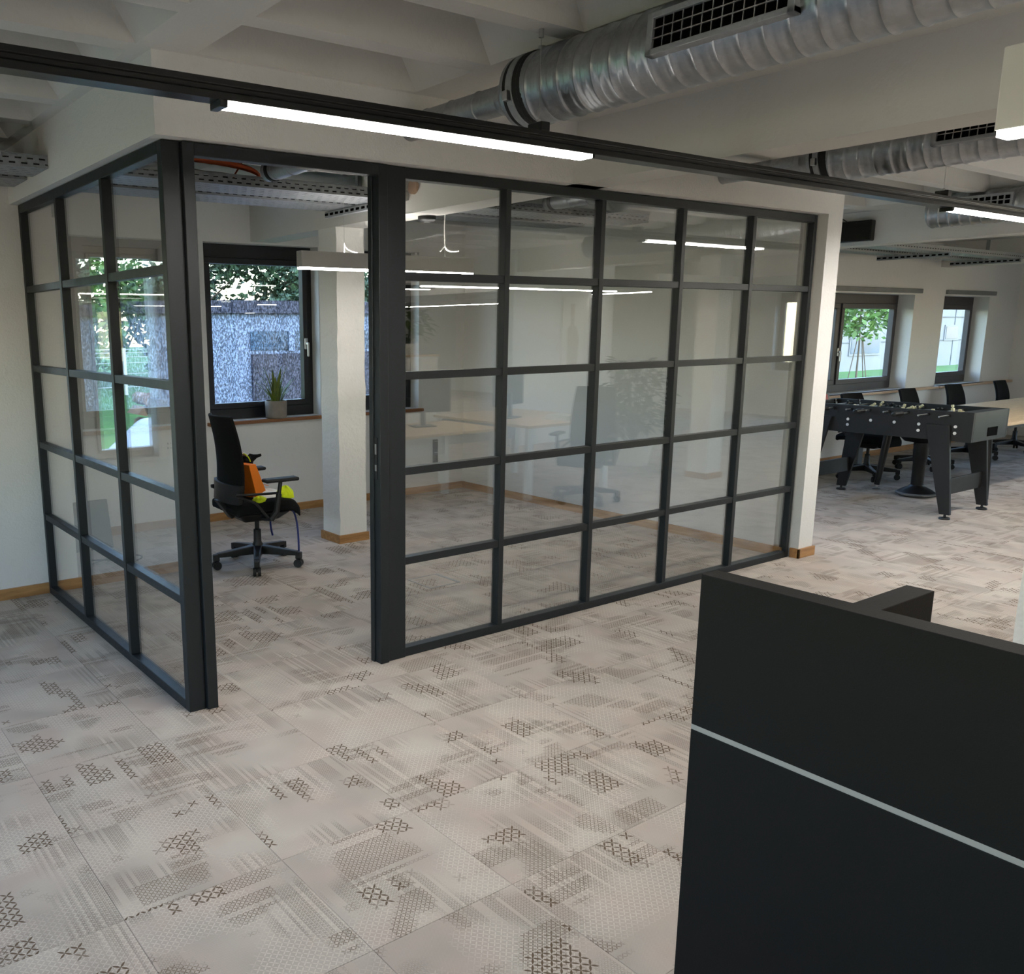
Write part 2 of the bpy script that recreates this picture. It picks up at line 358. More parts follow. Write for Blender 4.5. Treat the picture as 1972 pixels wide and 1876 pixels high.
# ---- walls
def wall_y(name, label, x0, x1, y0, y1, z0, z1, ops, mat=None):
    mb = MB(); xp = x0
    for (a, b, c, d) in sorted(ops):
        mb.box(xp, a, y0, y1, z0, z1); mb.box(a, b, y0, y1, z0, c); mb.box(a, b, y0, y1, d, z1); xp = b
    mb.box(xp, x1, y0, y1, z0, z1)
    return struct(mb, name, mat or m_white, label, 'wall')
ZTOP = ZC+.02
FY = -.062
wf = struct(MB().box(-.045, 4.80, FY, .10, ZB, ZTOP).box(4.625, 4.80, FY, .10, 0, ZB), 'wall_front', m_white, 'white fascia and end pier framing the long glazed partition', 'wall')
struct(B(-.045, .10, .10, 2.24, ZB, ZTOP), 'wall_left', m_white, 'white fascia above the short glazed side partition', 'wall')
WZ0, WZ1 = .86, 2.345
wall_y('wall_back_left', 'white outer wall left of the glass room', -5, .19, 2.24, 2.52, 0, ZTOP, [(-.80, -.318, .82, 2.15), (-3.6, -1.6, .82, 2.15)])
W1, W2, W3 = (.66, 1.60), (1.775, 2.875), (3.05, 4.005)
wall_y('wall_back', 'white window wall at the back of the glass room', .19, 4.72, 3.6, 3.9, 0, ZTOP, [(a, b, WZ0, WZ1) for a, b in (W1, W2, W3)])
struct(B(.04, .19, 2.52, 3.9, 0, ZTOP), 'wall_alcove', m_white, 'short white return wall in the glass room corner', 'wall')
struct(B(4.58, 4.72, .10, 3.6, 0, ZTOP), 'wall_right', m_white, 'white inner wall on the right of the glass room', 'wall')
RW = [(8.95, 10.90), (11.70, 13.05)]
wall_y('wall_meeting', 'white window wall behind the meeting table', 4.72, 14, 2.25, 2.55, 0, ZTOP, [(4.95, 7.05, .82, 2.25), (7.3, 8.5, .82, 2.25)]+[(a, b, .82, 2.0) for a, b in RW])
struct(MB().box(14, 14.2, -15, -12, 0, ZTOP).box(14, 14.2, -12, -8, 0, ZTOP).box(14, 14.2, -8, -6, 0, ZTOP).box(14, 14.2, -6, -1.2, 0, .82).box(14, 14.2, -6, -1.2, 2.2, ZTOP).box(14, 14.2, -1.2, 2.55, 0, ZTOP), 'wall_end', m_white, 'pale end wall beyond the meeting table', 'wall')
struct(B(-5, 14, -15.2, -15, 0, ZTOP), 'wall_rear', m_white, 'white wall at the far rear of the office', 'wall')
wl = MB(); xo = [(-13, -10.5), (-9.5, -7), (-4.6, -1.6), (-1.0, 1.6)]; yp = -15
for a, b in xo: wl.box(-5.3, -5, yp, a, 0, ZTOP); wl.box(-5.3, -5, a, b, 0, .82); wl.box(-5.3, -5, a, b, 2.2, ZTOP); yp = b
wl.box(-5.3, -5, yp, 2.52, 0, ZTOP)
struct(wl, 'wall_far_left', m_white, 'white window wall at the far left of the office', 'wall')
# columns with oak skirting
def column(x, y, label, mat=m_rough, w=.245):
    t = T('column', label, 'column', (x, y, 0), 0, None, 'structure')
    mb = MB((x, y, 0)); n = 26; rnd = random.Random(3)
    pts = []                                    # slightly uneven arrises
    for k in range(n+1):
        z = (ZB+.001)*k/n; j = lambda s=.004: rnd.uniform(-s, s)
        pts.append([(x+j(), y+j(), z), (x+w+j(), y+j(.003), z), (x+w, y+w, z), (x+j(.003), y+w, z)])
    for k in range(n): mb.add(pts[k]+pts[k+1], [(0, 1, 5, 4), (1, 2, 6, 5), (2, 3, 7, 6), (3, 0, 4, 7)])
    mb.build('shaft', mat, t)
    s = MB((x, y, 0)); e = .016
    s.box(x-e, x+w+e, y-e, y, .0, .065).box(x-e, x+w+e, y+w, y+w+e, 0, .065).box(x-e, x, y, y+w, 0, .065).box(x+w, x+w+e, y, y+w, 0, .065)
    s.build('skirting', m_oak, t)
column(2.212, 2.250, 'rough white concrete column inside the glass room')
column(2.212, -2.492, 'white concrete column at the right edge behind the black reception screen')
column(7.0, -2.58, 'white concrete column further back in the open office')
# baseboards
def bb(name, label, *boxes, mat=m_oak):
    mb = MB()
    for b in boxes: mb.box(*b)
    struct(mb, name, mat, label, 'baseboard', bevel=.002)
bb('baseboard_back_left', 'oak baseboard along the outer wall at the left', (-5, .21, 2.222, 2.24, 0, .068), (.19, .208, 2.24, 3.6, 0, .068))
bb('baseboard_back', 'oak baseboard under the glass room windows', (.21, 4.58, 3.582, 3.6, 0, .068))
bb('baseboard_right', 'oak baseboard along the inner right wall of the glass room', (4.562, 4.58, .03, 3.582, 0, .068), mat=m_oaky)
bb('baseboard_pier', 'oak baseboard wrapped around the white end pier', (4.609, 4.818, -.078, -.0625, 0, .068), (4.609, 4.6245, -.078, -.004, 0, .068), (4.8005, 4.818, -.062, 2.25, 0, .068))
bb('baseboard_meeting', 'oak baseboard below the meeting area windows', (4.82, 14, 2.232, 2.25, 0, .068))
# ---- windows
def window(n, cx, y, w, z0, z1, label, mat, rz=0, sash=0, fw=.075, sill=None, blind=False, screen=False, handle=None, depth=.13, sillout=.05, port=True, split=None, sx=.03):
    """local: X along the wall, +Y outwards, origin at wall face, centre of the opening at floor level"""
    if rz == 0: loc = (cx, y, 0)
    else: loc = (y, cx, 0)
    t = T('window_%d' % n, label, 'window', loc, rz, None, 'structure')
    h = w/2; d0, d1 = depth, depth+.07
    fr = MB()
    fr.box(-h, h, d0, d1, z1-fw*1.5, z1).box(-h, h, d0, d1, z0, z0+fw*1.25).box(-h, -h+fw*.7, d0, d1, z0+fw*1.25, z1-fw*1.5).box(h-fw*.7, h, d0, d1, z0+fw*1.25, z1-fw*1.5)
    parts = [(-h+fw*.7, h-fw*.7)]
    if split is not None:
        fr.box(split-.035, split+.035, d0, d1, z0+fw*1.25, z1-fw*1.5); parts = [(-h+fw*.7, split-.035), (split+.035, h-fw*.7)]
    fr.build('window_frame', mat, t, bevel=.004)
    for (a, b) in parts:
        s = MB(); q = sash; za, zb = z0+fw*1.25, z1-fw*1.5
        if q:
            s.box(a, b, d0-.018, d0+.05, za, za+q).box(a, b, d0-.018, d0+.05, zb-q, zb).box(a, a+q, d0-.018, d0+.05, za+q, zb-q).box(b-q, b, d0-.018, d0+.05, za+q, zb-q)
            s.build('sash', mat, t, bevel=.004)
        MB().box(a+q-.005, b-q+.005, d0+.02, d0+.035, za+q-.005, zb-q+.005).build('pane', m_pane, t)
    if sill: MB().box(-h-sx, h+sx, -sillout, d0, z0-.032, z0-.002).build('sill', sill, t, bevel=.004)
    if handle is not None:
        zc = (z0+z1)/2-.10; MB().box(handle-.016, handle+.016, d0-.032, d0-.018, zc-.05, zc+.05).build('handle_plate', m_steel, t, bevel=.006)
        MB().box(handle-.009, handle+.009, d0-.06, d0-.032, zc-.012, zc+.012).box(handle-.010, handle+.010, d0-.072, d0-.056, zc-.115, zc+.012).build('handle', m_steel, t, bevel=.005)
    if blind: MB().box(-h+.02, h+.14, -.03, .05, z1+.02, z1+.075).build('blind_box', m_greyplastic, t, bevel=.006)
    if screen: MB().box(-h+.02, h-.02, d1+.04, d1+.043, z0+.02, z1-.02).build('sun_screen', screen, t)
    if port:
        if rz == 0: portal((cx, y+depth+.12, (z0+z1)/2), (-PI/2, 0, 0), w, z1-z0)
        else: portal((y-depth-.12, cx, (z0+z1)/2), (-PI/2, 0, PI/2), w, z1-z0)
    return t
m_film = screen_film()
window(1, sum(W1)/2, 3.6, W1[1]-W1[0], WZ0, WZ1, 'dark framed screened window behind the glazed side partition', m_winframe, 0, .05, sill=m_sill, screen=m_film)
window(2, sum(W2)/2, 3.6, W2[1]-W2[0], WZ0, WZ1, 'black framed screened window above the plant pot, seen through the doorway', m_winframe, 0, .05, sill=m_sill, screen=m_film, handle=.47)
window(3, sum(W3)/2, 3.6, W3[1]-W3[0], WZ0, WZ1, 'dark framed screened window right of the rough column', m_winframe, 0, .05, sill=m_sill, screen=m_film)
window(4, -.559, 2.24, .482, .82, 2.15, 'clear window mirrored in the glazed side partition', m_lampwhite, 0, .02, .03, sill=m_whiteleg, sx=0, depth=.03, sillout=.04)
window(5, -2.6, 2.24, 2.0, .82, 2.15, 'wide window on the outer left wall', m_lampwhite, 0, .04, .05, sill=m_whiteleg)
window(6, sum(RW[0])/2, 2.25, RW[0][1]-RW[0][0], .82, 2.0, 'brown grey framed meeting area window with the sapling view', m_winframe2, 0, .06, sill=m_sillpale, blind=True, depth=.2, split=-.42, handle=-.42, sillout=.09)
window(7, sum(RW[1])/2, 2.25, RW[1][1]-RW[1][0], .82, 2.0, 'brown grey framed meeting area window nearest the end wall', m_winframe2, 0, .06, sill=m_sillpale, blind=True, depth=.2, handle=-.56, sillout=.09)
struct(B(4.82, 13.96, 2.17, 2.26, .788, .818), 'trim_1', m_sillpale, 'pale oak shelf running below the meeting area windows', 'shelf', bevel=.003)
window(8, 6.0, 2.25, 2.1, .82, 2.25, 'unseen meeting area window behind the white pier, enlarged for more daylight', m_winframe2, 0, .06, sill=m_sillpale, depth=.2)  # out of view; opening enlarged to bring in more daylight
window(9, 7.9, 2.25, 1.2, .82, 2.25, 'narrow unseen meeting area window behind the white pier, enlarged to let daylight in', m_winframe2, 0, .06, sill=m_sillpale, depth=.2)  # also out of view and enlarged for daylight
for k, (a, b) in enumerate(xo): window(10+k, (a+b)/2, -5, b-a, .82, 2.2, ['first', 'second', 'third', 'fourth'][k]+' large window from the rear along the far left wall', m_winframe2, PI/2, .06, sill=m_whiteleg)
for k, (a, b) in enumerate(((-6.0, -1.2),)):  # unseen end wall window, added to light the meeting area
    w_ = window(14+k, 0, 0, b-a, .82, 2.2, 'large unseen window added to the end wall to daylight the meeting area', m_winframe2, 0, .06, sill=m_whiteleg, port=False)
    w_.location = (14, (a+b)/2, 0); w_.rotation_euler = (0, 0, -PI/2)
    portal((14.25, (a+b)/2, 1.51), (-PI/2, 0, -PI/2), b-a, 1.38)
# ================================================================== GLAZED PARTITIONS
HT = ZB-.003; FD = .055; bw = .017
xm = [1.812, 2.509, 3.206, 3.904]; zb = [.500, .953, 1.415, 1.877]
pf = T('glazed_partition', 'anthracite framed glass partition of twenty five panes right of the doorway', 'glass partition', (2.9, .027, 0))
o = (2.9, .027, 0)
XL, XR = 1.167, 4.605
MB(o).box(1.062, XL, -.006, FD+.01, .0, HT).build('door_side_post', m_frame, pf, bevel=.003)
MB(o).box(XR-.034, XR, 0, FD, 0, HT).build('end_post', m_frame, pf, bevel=.003)
MB(o).box(XL, XR-.034, 0, FD, HT-.048, HT).build('head_rail', m_frame, pf, bevel=.003)
MB(o).box(XL, XR-.034, 0, FD, 0, .046).build('sill_rail', m_frame, pf, bevel=.003)
for x in xm: MB(o).box(x-bw, x+bw, 0, FD, .046, HT-.048).build('mullion', m_frame, pf, bevel=.002)
xe = [XL]+xm+[XR-.034]
for z in zb:
    for a, b in zip(xe[:-1], xe[1:]):
        MB(o).box(a+(bw if a != XL else 0), b-(bw if b != xe[-1] else 0), .004, FD-.004, z-.019, z+.019).build('transom', m_frame, pf, bevel=.002)
ze = [.046]+zb+[HT-.048]
for i, (a, b) in enumerate(zip(xe[:-1], xe[1:])):
    for j, (c, d) in enumerate(zip(ze[:-1], ze[1:])):
        MB(o).box(a+(bw if i else 0)-.004, b-(bw if i < 4 else 0)+.004, .023, .033, c+(.019 if j else 0)-.004, d-(.019 if j < 4 else 0)+.004).build('pane', m_glass, pf)
ps = T('glazed_partition', 'anthracite framed glass side partition of fifteen panes left of the doorway', 'glass partition', (.027, 1.1, 0))
o = (.027, 1.1, 0); YL = [.741, 1.476]; Y0, Y1 = .048, 2.228
MB(o).box(0, .074, 0, Y0, 0, HT).build('corner_post', m_frame, ps, bevel=.003)
MB(o).box(0, FD, Y1-.034, Y1, 0, HT).build('wall_post', m_frame, ps, bevel=.003)
MB(o).box(0, FD, Y0, Y1-.034, HT-.048, HT).build('head_rail', m_frame, ps, bevel=.003)
MB(o).box(0, FD, Y0, Y1-.034, 0, .046).build('sill_rail', m_frame, ps, bevel=.003)
for y in YL: MB(o).box(0, FD, y-bw, y+bw, .046, HT-.048).build('mullion', m_frame, ps, bevel=.002)
ye = [Y0]+YL+[Y1-.034]
for z in zb:
    for i, (a, b) in enumerate(zip(ye[:-1], ye[1:])):
        MB(o).box(.004, FD-.004, a+(bw if i else 0), b-(bw if i < 2 else 0), z-.019, z+.019).build('transom', m_frame, ps, bevel=.002)
for i, (a, b) in enumerate(zip(ye[:-1], ye[1:])):
    for j, (c, d) in enumerate(zip(ze[:-1], ze[1:])):
        MB(o).box(.023, .033, a+(bw if i else 0)-.004, b-(bw if i < 2 else 0)+.004, c+(.019 if j else 0)-.004, d-(.019 if j < 4 else 0)+.004).build('pane', m_glass, ps)
dr = T('door_1', 'open doorway with anthracite jambs and no door leaf hung', 'door frame', (.57, .03, 0), 0, None, 'structure'); o = (.57, .03, 0)
MB(o).box(.079, .128, -.018, .062, 0, HT).build('jamb', m_frame, dr, bevel=.003)
MB(o).box(.074, .079, .006, .05, 0, HT).build('jamb_joint', m_rubber, dr)
jr = MB(o).box(1.008, 1.058, -.018, .062, 0, HT).box(1.0, 1.008, .03, .062, 0, HT).build('jamb', m_frame, dr, bevel=.003)
MB(o).box(1.058, 1.062, .0, .05, 0, HT).build('jamb_joint', m_rubber, dr)
MB(o).box(.128, 1.008, -.018, .035, HT-.050, HT).build('door_head', m_frame, dr, bevel=.003)
sp = MB(o).box(1.0045, 1.0085, .004, .027, .93, 1.13).build('strike_plate', m_blackmetal, dr)
MB(o).box(1.0025, 1.0045, .008, .02, 1.05, 1.10).box(1.0025, 1.0045, .008, .02, .97, 1.0).build('latch_hole', m_steel, dr)
# ================================================================== TRACK LIGHT
tl = T('track_light', 'long black suspended track light crossing above the glass partition', 'track light', (2.0, -1.008, 2.29)); o = (2.0, -1.008, 2.29)
TYc = -1.008
prof = [(-.033, 2.265), (.033, 2.265), (.033, 2.285), (.027, 2.288), (.027, 2.300), (.033, 2.303), (.033, 2.320), (-.033, 2.320), (-.033, 2.303), (-.027, 2.300), (-.027, 2.288), (-.033, 2.285)]
MB(o).prism([(-3.6, TYc+a, z) for a, z in prof], (12.8, 0, 0)).build('rail', m_blackmetal, tl, bevel=.002)  # right end lengthened to carry the added LED module
for k, x0 in enumerate((-.23, 4.13, 7.6)):  # last module is added out of view to brighten the meeting area
    led = MB(o).box(x0-.012, x0+.012, TYc-.034, TYc+.034, 2.246, 2.2655).build('led_module_end', m_blackmetal, tl, bevel=.002)
    MB(o).box(x0+1.49, x0+1.502, TYc-.030, TYc+.030, 2.253, 2.2655).build('led_module_end', m_blackmetal, tl)
    dif = MB(o).prism([(x0+.012, TYc-.031, 2.265), (x0+.012, TYc-.031, 2.253), (x0+.012, TYc+.031, 2.253), (x0+.012, TYc+.031, 2.265)], (1.478, 0, 0)).build('led_diffuser', m_leds, tl)
    MB(o).box(x0+.013, x0+1.489, TYc-.029, TYc+.029, 2.2515, 2.2529).build('led_strip', m_led, dif)
for x in (-2.04, 1.011, 4.068, 7.1):
    MB(o).box(x-.022, x+.022, TYc-.035, TYc+.035, 2.318, 2.350).build('suspension_clip', m_blackmetal, tl, bevel=.004)
    MB(o).cyl((x, TYc, 2.35), (x, TYc, 2.362), .006, 10).build('cable_gripper', m_steel, tl)
    MB(o).cyl((x, TYc, 2.36), (x, TYc, 2.632), .0011, 6).build('steel_cable', m_steel, tl)
    MB(o).cyl((x, TYc, 2.63), (x, TYc, ZC), .009, 14).build('ceiling_cup', m_steel, tl)
tl2 = copy_tree(tl); tl2.location = (1.0, -8.6, 2.29); tag(tl2, 'added second black track light brightening the rear of the office')  # extra track light put in for more ambient light
# ================================================================== DUCTS
def spiral(mb, cx, cz, y0, y1, R, pitch=.078, n=48, sub=14):
    # rows follow the helix so that every seam line runs along mesh edges
    y0, y1 = min(y0, y1), max(y0, y1); step = pitch/sub; m = int((y1-y0)/step)+1; vs = []
    for i in range(-sub, m+1):
        ph = (i % sub)/sub; r = R
        for c, w, h in ((.5, .09, .0042), (.2, .06, -.0014), (.8, .06, -.0014)): r += h*max(0, 1-(abs(ph-c)/w)**2)
        for j in range(n+1):
            th = 2*PI*j/n; y = min(max(y0+i*step+pitch*j/n, y0), y1); vs.append((cx+r*math.cos(th), y, cz+r*math.sin(th)))
    k = n+1
    return mb.add(vs, [(i*k+j, (i+1)*k+j, (i+1)*k+j+1, i*k+j+1) for i in range(m+sub) for j in range(n)])
def ringy(mb, prof, cx, cz, n=40):   # profile (r,y) about an axis along y
    vs = []; m = len(prof)
    for i in range(n):
        t = 2*PI*i/n
        for r, y in prof: vs.append((cx+r*math.cos(t), y, cz+r*math.sin(t)))
    return mb.add(vs, [(i*m+j, i*m+j+1, ((i+1) % n)*m+j+1, ((i+1) % n)*m+j) for i in range(n) for j in range(m-1)])
def duct(cx, cz, yflange, yend, ysmall, label, grilles, R=.127, rs=.055, hangers=()):
    o = (cx, (yflange+yend)/2, cz); t = T('ventilation_duct', label, 'duct', o)
    spiral(MB(o), cx, cz, yend, yflange-.075, R).build('spiral_pipe', m_zinc, t, smooth=True)
    ringy(MB(o), [(.001, yend), (R, yend)], cx, cz).build('end_cap', m_zinc, t)
    ringy(MB(o), [(R-.004, yflange-.10), (R+.004, yflange-.078), (R+.004, yflange-.052), (R-.002, yflange-.048)], cx, cz).build('rubber_ring', m_rubber, t, smooth=True)
    ringy(MB(o), [(R-.002, yflange-.05), (R+.005, yflange-.046), (R+.005, yflange-.018), (R-.002, yflange-.014)], cx, cz).build('pipe_clamp', m_zincdull, t, smooth=True)
    ringy(MB(o), [(R-.002, yflange-.016), (R+.003, yflange-.012), (R+.003, yflange), (R-.002, yflange+.003)], cx, cz).build('rubber_ring', m_rubber, t, smooth=True)
    a = MB(o); ang = math.radians(195); bx, bz = cx+(R+.012)*math.cos(ang), cz+(R+.012)*math.sin(ang)
    a.box(bx-.014, bx+.01, yflange-.045, yflange-.02, bz-.018, bz+.018); a.build('clamp_bolt', m_steel, t, bevel=.003)
    ringy(MB(o), [(R, yflange-.002), (R, yflange+.02), (rs+.004, yflange+.10), (rs+.004, yflange+.125), (rs, yflange+.13)], cx, cz).build('reducer', m_zinc, t, smooth=True)
    ringy(MB(o), [(rs, yflange+.10), (rs, ysmall), (rs-.004, ysmall), (rs-.004, ysmall-.3)], cx, cz).build('branch_pipe', m_zinc, t, smooth=True)
    y = yflange+.26
    while y < ysmall-.1:
        ringy(MB(o), [(rs, y-.004), (rs+.0035, y), (rs, y+.004)], cx, cz).build('pipe_bead', m_zincdull, t, smooth=True); y += .17
    ringy(MB(o), [(rs, ysmall-.075), (rs+.005, ysmall-.07), (rs+.005, ysmall-.045), (rs+.001, ysmall-.04)], cx, cz).build('collar', m_rubber, t, smooth=True)
    for (g0, g1, ang) in grilles:
        A = math.radians(ang); ca, sa = math.cos(A), math.sin(A)      # outward direction of the grille face
        def P(u, y, w): return (cx+ca*w-sa*u, y, cz+sa*w+ca*u)          # u across, w outwards
        def bar(mb, u0, u1, y0, y1, w0, w1): mb.hexa([P(u0, y0, w0), P(u1, y0, w0), P(u1, y1, w0), P(u0, y1, w0)], [P(u0, y0, w1), P(u1, y0, w1), P(u1, y1, w1), P(u0, y1, w1)])
        hw = .062; w1 = R+.020; f = MB(o)
        bar(f, -hw, -hw+.018, g0, g1, R-.035, w1); bar(f, hw-.018, hw, g0, g1, R-.035, w1); bar(f, -hw, hw, g0, g0+.022, R-.035, w1); bar(f, -hw, hw, g1-.022, g1, R-.035, w1)
        fr = f.build('grille_frame', m_zincdull, t, bevel=.002)
        bk = MB(o); bar(bk, -hw+.01, hw-.01, g0+.01, g1-.01, R-.02, R+.007); bk.build('grille_shade_sheet', m_openshade, fr)  # black sheet painting the shade inside the duct
        for k in (-1, 1):
            b2 = MB(o); bar(b2, k*.0145-.0018, k*.0145+.0018, g0+.022, g1-.022, w1-.010, w1-.004); b2.build('grille_bar', m_steel, fr)
        n = 13
        for k in range(1, n):
            y = g0+.022+(g1-g0-.044)*k/n; b2 = MB(o); bar(b2, -hw+.018, hw-.018, y-.0017, y+.0017, w1-.014, w1-.008); b2.build('grille_bar', m_steel, fr)
    for y in hangers:
        h = MB(o); h.cyl((cx, y, cz+R-.002), (cx, y, ZC), .0045, 8).cyl((cx, y, ZC-.012), (cx, y, ZC), .013, 12); h.build('hanger_rod', m_steel, t)
    return t
duct(1.15, 2.511, -.80, -5.6, 1.27, 'large galvanised spiral duct running above the long track light', [(-1.96, -1.47, 176)], hangers=(-.87, -2.6, -4.4))
duct(3.45, 2.511, -.66, -5.6, 1.36, 'galvanised spiral duct right of the ceiling beam', [(-1.76, -1.27, 176)], hangers=(-.73, -2.6))
duct3 = T('ventilation_duct', 'short blunt-ended galvanised duct beside the meeting area beam', 'duct', (6.86, -1.2, 2.55)); o = (6.86, -1.2, 2.55)
spiral(MB(o), 6.86, 2.55, -4.0, .30, .127).build('spiral_pipe', m_zinc, duct3, smooth=True)
ringy(MB(o), [(.001, .325), (.10, .325), (.124, .315), (.130, .30), (.127, .29)], 6.86, 2.55).build('end_cap', m_zinc, duct3, smooth=True)
gf = MB(o).box(6.725, 6.75, -.32, .12, 2.53, 2.63).build('grille_frame', m_zincdull, duct3, bevel=.003)
for r_ in range(2):
    for k in range(9): MB(o).box(6.722, 6.727, -.30+k*.045, -.268+k*.045, 2.545+r_*.036, 2.572+r_*.036).build('grille_slot_shade', m_openshade, gf)  # black blocks painted as the shade in the grille slots
MB(o).cyl((6.86, 0, 2.677), (6.86, 0, ZC+.02), .005, 8).build('hanger_rod', m_steel, duct3)
# ================================================================== CABLE TRAYS
def tray(x0, x1, y0, y1, z0, label, h=.058, loc=None, axis='x', rows=2):
    cx, cy = (x0+x1)/2, (y0+y1)/2; t = T('cable_tray', label, 'cable tray', (cx, cy, z0)); t.rotation_euler = (0, 0, 0); o = (cx, cy, z0)
    L = x1-x0; p, s, th = .058, .030, .0016
    def side(y):
        mb = MB(o); zs = [z0]
        if rows == 2: segs = [(0, .012, None), (.012, .020, 0), (.020, .036, None), (.036, .044, .5), (.044, h, None)]
        else: segs = [(0, .02, None), (.02, .03, 0), (.03, h, None)]
        for a, b, ph in segs:
            if ph is None: mb.box(x0, x1, y-th/2, y+th/2, z0+a, z0+b)
            else:
                xs = x0-p*ph
                while xs < x1:
                    a0, a1 = max(x0, xs), min(x1, xs+p-s)
                    if a1 > a0: mb.box(a0, a1, y-th/2, y+th/2, z0+a, z0+b)
                    xs += p
        mb.box(x0, x1, y-.007, y+.007, z0+h, z0+h+.002)
        return mb.build('side_wall', m_zincdull, t)
    side(y0); side(y1)
    mb = MB(o); w = y1-y0; nr = 5
    for k in range(nr):
        a = y0+w*k/nr; mb.box(x0, x1, a, a+w/nr-.010, z0, z0+th)
        xs = x0-(.029 if k % 2 else 0)
        while xs < x1:
            a0, a1 = max(x0, xs), min(x1, xs+p-s)
            if a1 > a0: mb.box(a0, a1, a+w/nr-.010, a+w/nr, z0, z0+th)
            xs += p
    mb.build('tray_floor', m_zincdull, t)
    MB(o).box(x0+.01, x1-.01, y0+.012, y1-.012, z0+.004, z0+.044).build('slot_dark_fill', m_black, t)  # black slab added so the slots look shaded inside
    return t
tray(-2.64, -.047, 1.375, 1.675, 2.438, 'nearer perforated cable tray outside at the left, ending at the white fascia')
tray(-2.64, -.047, 1.785, 2.085, 2.438, 'rearmost perforated cable tray outside at the left')
tray(.102, 2.205, 1.375, 1.675, 2.438, 'nearer perforated cable tray above the doorway, carrying orange cable')
tray(.102, 2.205, 1.785, 2.085, 2.438, 'rearmost perforated cable tray above the doorway')
tray(2.455, 4.578, 1.375, 1.675, 2.438, 'nearer perforated cable tray right of the beam behind glass')
tray(2.455, 4.3, 1.785, 2.085, 2.438, 'rearmost perforated cable tray right of the beam behind glass')
tray(7.52, 11.47, 1.30, 1.50, 2.40, 'cable tray hanging nearest in front of the meeting windows', rows=1)
tray(7.52, 11.47, 1.75, 1.95, 2.40, 'cable tray hanging nearest to the meeting windows', rows=1)
# strut and bracket carrying the trays
st = T('tray_bracket', 'galvanised strut and arm carrying the trays beside the column', 'bracket', (2.06, 1.73, 2.36))
o = (2.06, 1.73, 2.36)
MB(o).box(2.045, 2.075, 1.705, 1.709, 2.40, ZC).box(2.045, 2.049, 1.705, 1.735, 2.40, ZC).box(2.071, 2.075, 1.705, 1.735, 2.40, ZC).build('strut', m_zinc, st)
ab = MB(o); ab.box(2.04, 2.08, 1.34, 2.12, 2.396, 2.436)
ab.build('arm', m_zincdull, st, bevel=.003)
for k in range(12): MB(o).box(2.0385, 2.0405, 1.36+k*.065, 1.40+k*.065, 2.408, 2.424).build('arm_slot_shade', m_openshade, st)  # dark patches painting the shade of the arm's slots
st2 = copy_tree(st); st2.location = (9.4, 1.62, 2.312); tag(st2, 'galvanised strut and arm nearer the end wall carrying the meeting trays')
st3 = copy_tree(st); st3.location = (11.2, 1.62, 2.312); tag(st3, 'galvanised strut and arm carrying the far end of the meeting trays')
st2['label'] = 'galvanised strut and arm carrying the meeting trays above the near window'
for s_ in (st2, st3): s_.scale = (1, 1, 1.08)
# beam wall bracket with cork disc near the beam
br = T('wall_bracket', 'small steel bracket with a round brown disc on the beam', 'bracket', (2.17, 1.40, 2.47)); o = (2.17, 1.40, 2.47)
MB(o).box(2.12, 2.206, 1.36, 1.366, 2.44, 2.49).box(2.12, 2.124, 1.30, 1.366, 2.44, 2.49).build('bracket_plate', m_zincdull, br)
MB(o).cyl((2.185, 1.30, 2.515), (2.206, 1.30, 2.515), .045, 20).build('disc', m_cork, br)
# cables
def cable(name, label, paths, r, mat, cat='cable', n=8):
    t = T(name, label, cat, paths[0][0])
    for p in paths: MB(paths[0][0]).tube(p, r, n).build('strand', mat, t, smooth=True)
    return t
def bez(p0, p1, p2, p3, n=16):
    P = [Vector(p) for p in (p0, p1, p2, p3)]
    return [tuple(P[0]*(1-t)**3+P[1]*3*t*(1-t)**2+P[2]*3*t*t*(1-t)+P[3]*t**3) for t in [i/n for i in range(n+1)]]
rr = random.Random(5); ps_ = []
for k in range(9):
    a, b = rr.uniform(-.035, .035), rr.uniform(0, .035)
    ps_.append(bez((.12, 1.44+a, 2.545+b), (.7, 1.42+a, 2.575+b), (1.26, 1.40+a*.6, 2.56+b*.8), (1.17+a*.5, 1.46+a*.3, 2.486+b*.2)))
cable('cable_bundle', 'thick bundle of orange data cables lying over the tray', ps_, .0075, m_cableor, 'cables')
cable('cable', 'single orange cable rising from the tray to the ceiling', [bez((1.02, 1.45, 2.45), (1.0, 1.47, 2.52), (1.12, 1.5, 2.56), (1.11, 1.5, ZC))], .005, m_cableor)
cable('cable', 'thin dark grey cable sagging below the orange bundle', [bez((.12, 1.40, 2.57), (.5, 1.39, 2.50), (.8, 1.39, 2.53), (1.13, 1.44, 2.46))], .004, m_cablegr)
cable('cable', 'thin pale grey cable looping out of the cable tray', [bez((.35, 1.40, 2.50), (.62, 1.37, 2.44), (.85, 1.37, 2.56), (1.19, 1.43, 2.46))], .004, m_cablegr)
